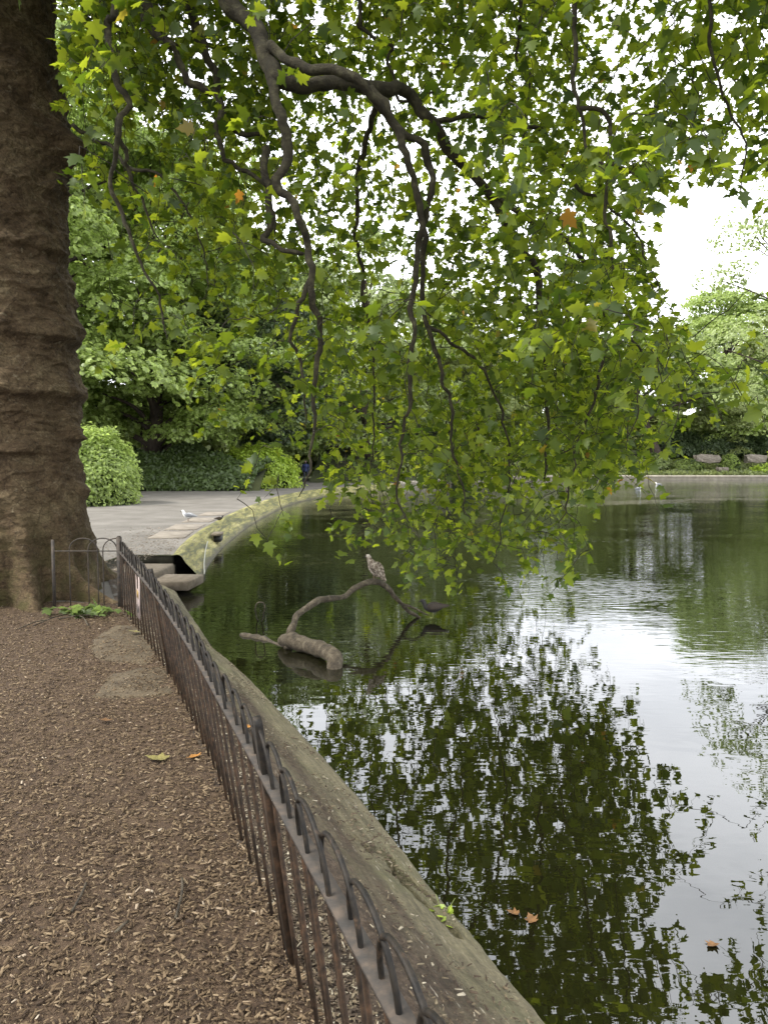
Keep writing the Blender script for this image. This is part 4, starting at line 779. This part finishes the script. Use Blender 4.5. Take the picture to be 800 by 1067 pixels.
# ------------------------------------------------------------------ fallen branch and log in the water
def wood(name, pts, r, label, cat, rn=.15, sides=12, parent=None):
    q = resample(np.array(pts), .04); r = np.interp(np.linspace(0, 1, len(q)), np.linspace(0, 1, len(r)), r); q = q+.026*np.stack([fbm(q*6, 3, 1), fbm(q*6, 3, 2), fbm(q*6, 3, 3)], -1)
    mb = MB(); tube(mb, q, r*(1+2*rn*fbm(q*9, 3, 4)), sides); o = mb.build(name, M['wet_wood'], parent, True)
    if label: tag(o, label, cat)
    return o
lg = empty('fallen_branch', tuple(G(303, 672, WATER)), 0, 'fallen tree branch in the water with a thick broken stub and a thin arching bough', 'branch')
a0 = G(303, 684, WATER)[1]
o = wood('stub', [P(294, 668, 8.15), P(302, 667, 8.0), P(318, 672, 7.85), P(335, 678, 7.6), P(346, 683, 7.4), P(349, 694, 7.3), P(346, 716, 7.25)], [.05, .088, .082, .08, .085, .08, .07], None, None, .12, 16, lg); under(o, lg)
o = wood('arching_bough', [P(300, 676, 8.0), P(303, 657, 8.1), P(311, 641, 8.3), P(330, 627, 8.5), P(355, 622, 8.8), P(371, 613, 9.0), P(386, 606, 9.15), P(399, 608, 9.3), P(411, 621, 9.45), P(424, 635, 9.6), P(438, 643.5, 9.7), P(449, 645, 9.75)], [.048, .042, .036, .038, .036, .033, .036, .037, .030, .028, .024, .012], None, None, .15, 12, lg); under(o, lg)
o = wood('twig', [P(418, 629, 9.5), P(432, 634, 9.3), P(446, 641, 9.3)], [.02, .015, .008], None, None, .1, 7, lg); under(o, lg)
o = wood('sunken_bough', [P(252, 662, 8.7), P(262, 665, 8.6), P(274, 667, 8.5), P(285, 671, 8.3), P(300, 674, 8.1)], [.03, .06, .055, .03, .03], None, None, .3, 10, lg); under(o, lg)
wood('bare_twig', [G(268, 645, WATER)-[0, 0, .05], P(266, 634, 9.0), P(269, 627, 9.0), P(275, 629, 9.0), P(276, 637, 9.0), G(272, 646, WATER)-[0, 0, .05]], [.008]*4, 'thin looped twig poking out of the water left of the fallen branch', 'twig', 0, 6)
# ------------------------------------------------------------------ birds (local: +x forward)
def bird(name, label, cat, loc, rz, L, body, wing, beakc, legc, legs=True, dark_tail=None, pose=.55, swim=False, group=None, head=None):
    e = empty(name, tuple(loc), rz, label, cat, group); s = L/.4; lh = .0 if swim else .10*s
    tl = pose
    def rot(p): p = np.array(p, float)*s; c_, s_ = math.cos(tl), math.sin(tl); q = np.stack([p[..., 0]*c_-p[..., 2]*s_, p[..., 1], p[..., 0]*s_+p[..., 2]*c_], -1); return q+[0, 0, lh+.07*s-(0.03*s if swim else 0)]
    sp_ = [(-.22, 0, 0), (-.17, 0, .0), (-.11, 0, -.005), (-.04, 0, -.01), (.03, 0, -.008), (.08, 0, .01)]
    q = rot(sp_); nk = q[-1]; up = np.array([0.02, 0, .05])*s
    neck = [nk+np.array([.028, 0, .03])*s, nk+np.array([.045, 0, .065])*s, nk+np.array([.06, 0, .085])*s, nk+np.array([.085, 0, .09])*s, nk+np.array([.10, 0, .085])*s]
    spn = np.vstack([q, neck]); w = np.array([.012, .028, .055, .075, .070, .055, .040, .034, .036, .026, .010])*s; h = np.array([.008, .022, .052, .072, .07, .056, .04, .034, .034, .024, .009])*s
    mb = MB(); sp2 = resample(np.c_[spn, w, h], .012*s); loft(mb, sp2[:, :3], sp2[:, 3], sp2[:, 4], 16); mb.build('body', body, e, True)
    for sd in (-1, 1):
        mb = MB(); pts = rot([(.07, sd*.052, .015), (.02, sd*.073, .02), (-.06, sd*.068, .018), (-.14, sd*.045, .012), (-.23, sd*.022, .012), (-.27, sd*.012, .01)]); wv = np.array([.02, .05, .052, .036, .018, .004])*s
        pp = resample(np.c_[pts, wv], .015*s); tube(mb, pp[:, :3], pp[:, 3], 10, flat=(.28, 1) if abs(1) else None, ref=(0, 0, 1)); mb.build('wing', wing, e, True)
    hd = spn[-1]; mb = MB(); tube(mb, [hd-np.array([.008, 0, 0])*s, hd+np.array([.02, 0, -.006])*s, hd+np.array([.038, 0, -.016])*s], np.array([.010, .008, .002])*s, 7); mb.build('beak', beakc, e, True)
    for sd in (-1, 1):
        mb = MB(); c = spn[-2]+np.array([-.01*s, sd*.027*s, .008*s]); tube(mb, [c-[0, sd*.004*s, 0], c+[0, sd*.004*s, 0]], .0055*s, 7); mb.build('eye', M['black'], e)
    if legs and not swim:
        for sd in (-1, 1):
            mb = MB(); a = np.array([-.01*s, sd*.026*s, lh+.03*s]); tube(mb, [a, a*[1, 1, .5], a*[1, 1, 0]], .006*s, 6)
            for t_ in (-.5, 0, .5): tube(mb, [a*[1, 1, 0]+[0, 0, .004*s], a*[1, 1, 0]+np.array([.045*math.cos(t_), .045*math.sin(t_), .003])*s], .0045*s, 5)
            mb.build('leg', legc, e, True)
    return e
M['gull_young'] = surf_mat('gull_young', [(.42, (.16, .12, .09)), (.55, (.42, .36, .29)), (.66, (.60, .54, .46))], 28, 3, .8, .2, 60)
M['gull_wing'] = surf_mat('gull_wing', [(.42, (.09, .07, .05)), (.52, (.28, .23, .18)), (.62, (.45, .39, .32))], 34, 2, .8, .2, 60)
M['white_feather'] = plain('white_feather', (.75, .75, .73), .8, var=.06); M['grey_feather'] = plain('grey_feather', (.28, .29, .31), .8); M['dark_feather'] = plain('dark_feather', (.035, .032, .03), .7); M['brown_feather'] = plain('brown_feather', (.06, .045, .033), .75)
M['beak_dark'] = plain('beak_dark', (.04, .035, .03), .5); M['leg_pink'] = plain('leg_pink', (.35, .22, .18), .6); M['beak_yellow'] = plain('beak_yellow', (.6, .35, .05), .5); M['leg_green'] = plain('leg_green', (.25, .28, .08), .6)
g = P(390, 602.5, 9.2)
bird('gull', 'speckled young gull perched on top of the arching bough', 'bird', g+[0, 0, -.02], math.radians(140), .36, M['gull_young'], M['gull_wing'], M['beak_dark'], M['leg_pink'], pose=.75)
g = G(450, 644, WATER); bird('moorhen', 'dark water bird standing at the low tip of the arching bough', 'bird', g+[0, 0, -.0], math.radians(172), .34, M['dark_feather'], M['brown_feather'], M['beak_dark'], M['leg_green'], pose=-.08)
g = G(196, 544, 0); bird('gull', 'pale gull with a dark head standing on the path', 'bird', g+[0, 0, .004], math.radians(165), .42, M['white_feather'], M['grey_feather'], M['beak_dark'], M['leg_pink'], pose=.12)
i = int(np.argmin(np.abs(fine[:, 1]-20.3))); bird('duck', 'small dark duck sitting on the edge of the path', 'bird', fine[i]+[0, 0, -.03], math.radians(20), .24, M['dark_feather'], M['brown_feather'], M['beak_yellow'], M['leg_pink'], pose=.05)
for px, py, lab, a in ((665, 509.5, 'white gull floating near the far shore, below the big hanging leaves', .4), (685, 505, 'white gull floating closest to the far coping', 2.6), (448, 506.5, 'white gull floating on the water behind the hanging leaves', 1.2)):
    bird('gull', lab, 'bird', G(px, py, WATER), a, .55, M['white_feather'], M['grey_feather'], M['beak_yellow'], M['leg_pink'], pose=.08, swim=True, group='gulls floating on the lake')
bird('duck', 'brown duck floating left of the far gulls near the coping', 'bird', G(592, 512, WATER), 3.0, .6, M['brown_feather'], M['brown_feather'], M['beak_yellow'], M['leg_pink'], pose=.05, swim=True)
# ------------------------------------------------------------------ person far along the path
pe = empty('person', (P(318.5, 480, 62)[0], 62, .004), math.radians(-90), 'distant person in a dark blue jacket walking on the path beyond the bend', 'person')
def skin(name, vs, es, rs, mat, parent, sub=2):
    me = bpy.data.meshes.new(name); me.from_pydata(vs, es, []); o = bpy.data.objects.new(name, me); C.objects.link(o); o.parent = parent
    m = o.modifiers.new('s', 'SKIN'); m.use_smooth_shade = True
    for i, r in enumerate(rs): me.skin_vertices[0].data[i].radius = (r, r)
    me.skin_vertices[0].data[0].use_root = True; s2 = o.modifiers.new('u', 'SUBSURF'); s2.levels = sub; s2.render_levels = sub; me.materials.append(mat); return o
import itertools
def sk(mat, nm, J, E, root):
    o = bpy.data.objects
    me = bpy.data.meshes.new(nm); me.from_pydata([j[:3] for j in J], E, []); ob = bpy.data.objects.new(nm, me); C.objects.link(ob); ob.parent = root
    m = ob.modifiers.new('s', 'SKIN'); m.use_smooth_shade = True
    if not me.skin_vertices: 
        return ob
    for i, j in enumerate(J): me.skin_vertices[0].data[i].radius = (j[3], j[3])
    me.skin_vertices[0].data[0].use_root = True; u = ob.modifiers.new('u', 'SUBSURF'); u.levels = 2; u.render_levels = 2; me.materials.append(mat); return ob
M['denim'] = plain('denim', (.03, .035, .06)); M['jacket'] = plain('jacket', (.02, .035, .13)); M['skin'] = plain('skin', (.45, .28, .2)); M['hair'] = plain('hair', (.04, .025, .015))
def limbset(mat, nm, chains, sides=10):
    mb = MB()
    for ch in chains:
        q = resample(np.array(ch), .05); tube(mb, q[:, :3], q[:, 3], sides)
    return mb.build(nm, mat, pe, True)
mb = MB()   # one continuous body surface: feet to head as lofts fused by a remesh
for ch in ([(0, -.11, .92, .10), (.10, -.11, .5, .062), (.16, -.11, .1, .045), (.27, -.11, .04, .035)], [(0, .11, .92, .10), (-.06, .11, .5, .062), (-.22, .11, .14, .045), (-.15, .11, .04, .035)], [(0, 0, .88, .15), (0, 0, 1.1, .14), (.01, 0, 1.35, .17), (.01, 0, 1.46, .10), (.02, 0, 1.54, .055), (.03, 0, 1.62, .085), (.03, 0, 1.70, .09), (.02, 0, 1.76, .05)],
           [(.01, -.12, 1.42, .06), (.0, -.22, 1.38, .055), (-.06, -.27, 1.12, .045), (.05, -.26, .88, .035), (.09, -.25, .80, .03)], [(.01, .12, 1.42, .06), (.0, .22, 1.38, .055), (.04, .27, 1.12, .045), (.18, .25, .92, .035), (.22, .24, .85, .03)]):
    q = resample(np.array(ch), .04); tube(mb, q[:, :3], q[:, 3], 12)
o = mb.build('body', M['denim'], pe, True); r = o.modifiers.new('r', 'REMESH'); r.mode = 'VOXEL'; r.voxel_size = .018; r.use_smooth_shade = True
mb = MB()
for ch in ([(0, 0, .84, .19), (0, 0, 1.1, .165), (.01, 0, 1.33, .185), (.01, 0, 1.47, .11)], [(.01, -.12, 1.42, .075), (.0, -.22, 1.38, .068), (-.06, -.27, 1.12, .057), (.05, -.26, .90, .046)], [(.01, .12, 1.42, .075), (.0, .22, 1.38, .068), (.04, .27, 1.12, .057), (.17, .25, .94, .046)]):
    q = resample(np.array(ch), .04); tube(mb, q[:, :3], q[:, 3], 12)
o = mb.build('jacket', M['jacket'], pe, True); r = o.modifiers.new('r', 'REMESH'); r.mode = 'VOXEL'; r.voxel_size = .02; r.use_smooth_shade = True
mb = MB(); q = resample(np.array([(.0, 0, 1.60, .07), (.01, 0, 1.70, .098), (.02, 0, 1.78, .06)]), .03); tube(mb, q[:, :3], q[:, 3], 12); mb.build('hair', M['hair'], pe, True)
mb = MB(); q = resample(np.array([(.075, 0, 1.585, .03), (.08, 0, 1.64, .055), (.075, 0, 1.71, .05)]), .02); tube(mb, q[:, :3], q[:, 3], 12); mb.build('face', M['skin'], pe, True)
# ------------------------------------------------------------------ loose leaves and sprigs
def one_leaf(name, p, size, rz, col, label, cat='leaf', curl=.25, group=None):
    mb = MB(); V, Fc = PLANE; V = V.copy(); V[:, 1] -= .45; V[:, 2] = curl*(V[:, 0]**2+.5*V[:, 1]**2)+.02; V *= size; mb.add(V, Fc); o = mb.build(name, col, None, False); o.location = tuple(p); o.rotation_euler = (random.uniform(-.2, .2), random.uniform(-.2, .2), rz); tag(o, label, cat, group); return o
M['orange_leaf'] = plain('orange_leaf', (.36, .16, .03), .6, var=.35, scale=40); M['tan_leaf'] = plain('tan_leaf', (.17, .085, .03), .6, var=.3, scale=40); M['yellow_leaf'] = plain('yellow_leaf', (.22, .19, .06), .6, var=.25, scale=40)
one_leaf('floating_leaf', G(534, 951, WATER+.004), .055, 1.2, M['tan_leaf'], 'tan leaf floating on dark water, left of a touching pair', curl=.5)
one_leaf('floating_leaf', G(553, 957, WATER+.004), .058, .2, M['tan_leaf'], 'tan leaf floating on dark water, right of a touching pair', curl=.5)
one_leaf('floating_leaf', G(741, 985, WATER+.004), .055, 2.2, M['tan_leaf'], 'lone tan leaf floating at the edge of the bright sky reflection', curl=.5)
one_leaf('fallen_leaf', G(202, 788, .03), .075, .6, M['orange_leaf'], 'orange leaf lying on the bark at the foot of the railing')
one_leaf('fallen_leaf', G(163, 790, .03), .12, 1.4, M['yellow_leaf'], 'long yellowish leaf lying on the bark left of the orange one')
one_leaf('fallen_leaf', G(139, 658, .05), .10, 1.4, M['yellow_leaf'], 'pale yellow leaf lying on the worn slab below the corner post')
one_leaf('fallen_leaf', G(258, 757, -.04), .06, .3, M['orange_leaf'], 'small orange leaf on the concrete bank behind the railing')
one_leaf('fallen_leaf', G(110, 750, .03), .07, .3, M['tan_leaf'], 'tan leaf lying alone on the bark below the worn slabs')
mb = MB(); rg = np.random.default_rng(3); n = 70; c = G(92, 640, .03); pos = c+np.c_[rg.normal(0, .16, n), rg.normal(0, .10, n), .015+.05*rg.random(n)]
place(mb, PLANE, pos, rg.normal(size=(n, 3))*.5+[0, 0, 1], rg.normal(size=(n, 3)), .05+.07*rg.random(n)); tw_ = MB()
e = empty('fallen_sprig', tuple(c), 0, 'fallen leafy green sprig lying at the foot of the trunk behind the bark', 'sprig'); under(mb.build('leaves', lm('sprig_leaf', (.06, .085, .022)), e), e)
for a, b in (((35, 652), (70, 640)), ((60, 645), (105, 642)), ((75, 640), (92, 652)), ((20, 655), (48, 646))):
    A = G(*a, .025); B = G(*b, .04); tube(tw_, resample(np.array([A, (A+B)/2+[.02, .03, .02], B]), .05), .006, 5)
under(tw_.build('stem', M['wet_wood'], e), e)
for j, ((a, b), (c_, d_)) in enumerate((((183, 957), (190, 915)), ((300-180, 972), (134, 960)), ((75, 950), (90, 920)))):
    A = G(a, b, .03); B = G(c_, d_, .035); mb = MB(); tube(mb, resample(np.array([A, (A+B)/2+[.01, .0, .012], B]), .03), .005, 6)
    tag(mb.build('fallen_twig', M['wet_wood'], None, True), ['short twig on the bark nearest the thick railing post', 'short pale twig in the middle of the bark ground', 'thin twig on the bark left of the other twigs'][j], 'twig', 'twigs on the bark')
# weed in the crack
e = empty('crack_weed', tuple(G(462, 960, -.33)), 0, 'tiny yellow-green weed growing in the crack of the concrete bank', 'weed'); mb = MB(); n = 16
place(mb, SIMPLE, rg.normal(size=(n, 3))*[.035, .03, .01]+[0, 0, .03], rg.normal(size=(n, 3))*.5+[0, 0, 1], rg.normal(size=(n, 3)), .03+.02*rg.random(n)); mb.build('leaves', M['leaf_yellow'], e)
mb = MB()
for a, b in (((0, 0, 0), (-.03, .03, .1)), ((0, 0, .0), (.05, .02, .09))): tube(mb, [a, ((a[0]+b[0])/2, (a[1]+b[1])/2, .055), b], .0015, 5)
mb.build('stem', M['leaf_olive'], e)
# ------------------------------------------------------------------ light
SUN_EL, SUN_AZ = math.radians(52), math.radians(-105)   # azimuth from +Y towards +X
w = bpy.data.worlds.new('World'); S.world = w; w.use_nodes = True; nt = w.node_tree; nt.nodes.clear()
sky = nt.nodes.new('ShaderNodeTexSky'); sky.sky_type = 'NISHITA'; sky.sun_disc = False; sky.sun_elevation = SUN_EL; sky.sun_rotation = SUN_AZ; sky.dust_density = 2
tc = nt.nodes.new('ShaderNodeTexCoord'); v = tc.outputs['Generated']
mp = N(nt, 'ShaderNodeMapping'); mp.inputs['Scale'].default_value = (1, 1, 2.5); nt.links.new(v, mp.inputs[0])
cl = ramp(nt, [(.36, (.72,)*3), (.60, (1, 1, 1))], noise(nt, mp.outputs[0], 2.6, 6, .55)).outputs[0]
c = mixc(nt, sky.outputs[0], (19.3, 19.6, 20.2), cl)
bg = nt.nodes.new('ShaderNodeBackground'); bg.inputs[1].default_value = .1; nt.links.new(c, bg.inputs[0]); wo = nt.nodes.new('ShaderNodeOutputWorld'); nt.links.new(bg.outputs[0], wo.inputs[0])
ld = bpy.data.lights.new('sun', 'SUN'); ld.energy = 3.4; ld.angle = math.radians(9); ld.color = (1, .95, .86); lo = bpy.data.objects.new('sun', ld); C.objects.link(lo)
dv = Vector((math.sin(SUN_AZ)*math.cos(SUN_EL), math.cos(SUN_AZ)*math.cos(SUN_EL), math.sin(SUN_EL))); lo.rotation_euler = (-dv).to_track_quat('-Z', 'Y').to_euler()
S.view_settings.view_transform = 'Standard'; S.view_settings.look = 'None'; S.view_settings.gamma = 1; S.view_settings.exposure = 0.85; S.view_settings.use_curve_mapping = False
# ------------------------------------------------------------------ camera
cd = bpy.data.cameras.new('camera'); cam = bpy.data.objects.new('camera', cd); C.objects.link(cam); cam.location = (0, 0, CAMZ); cam.rotation_euler = (math.pi/2-PIT, 0, 0)
cd.sensor_fit = 'VERTICAL'; cd.sensor_height = 36; cd.lens = 36*F/1067; cd.clip_start = .05; cd.clip_end = 1500; S.camera = cam
S.render.engine = 'CYCLES'; S.cycles.max_bounces = 8; S.cycles.transparent_max_bounces = 4; S.cycles.diffuse_bounces = 4; S.cycles.glossy_bounces = 3
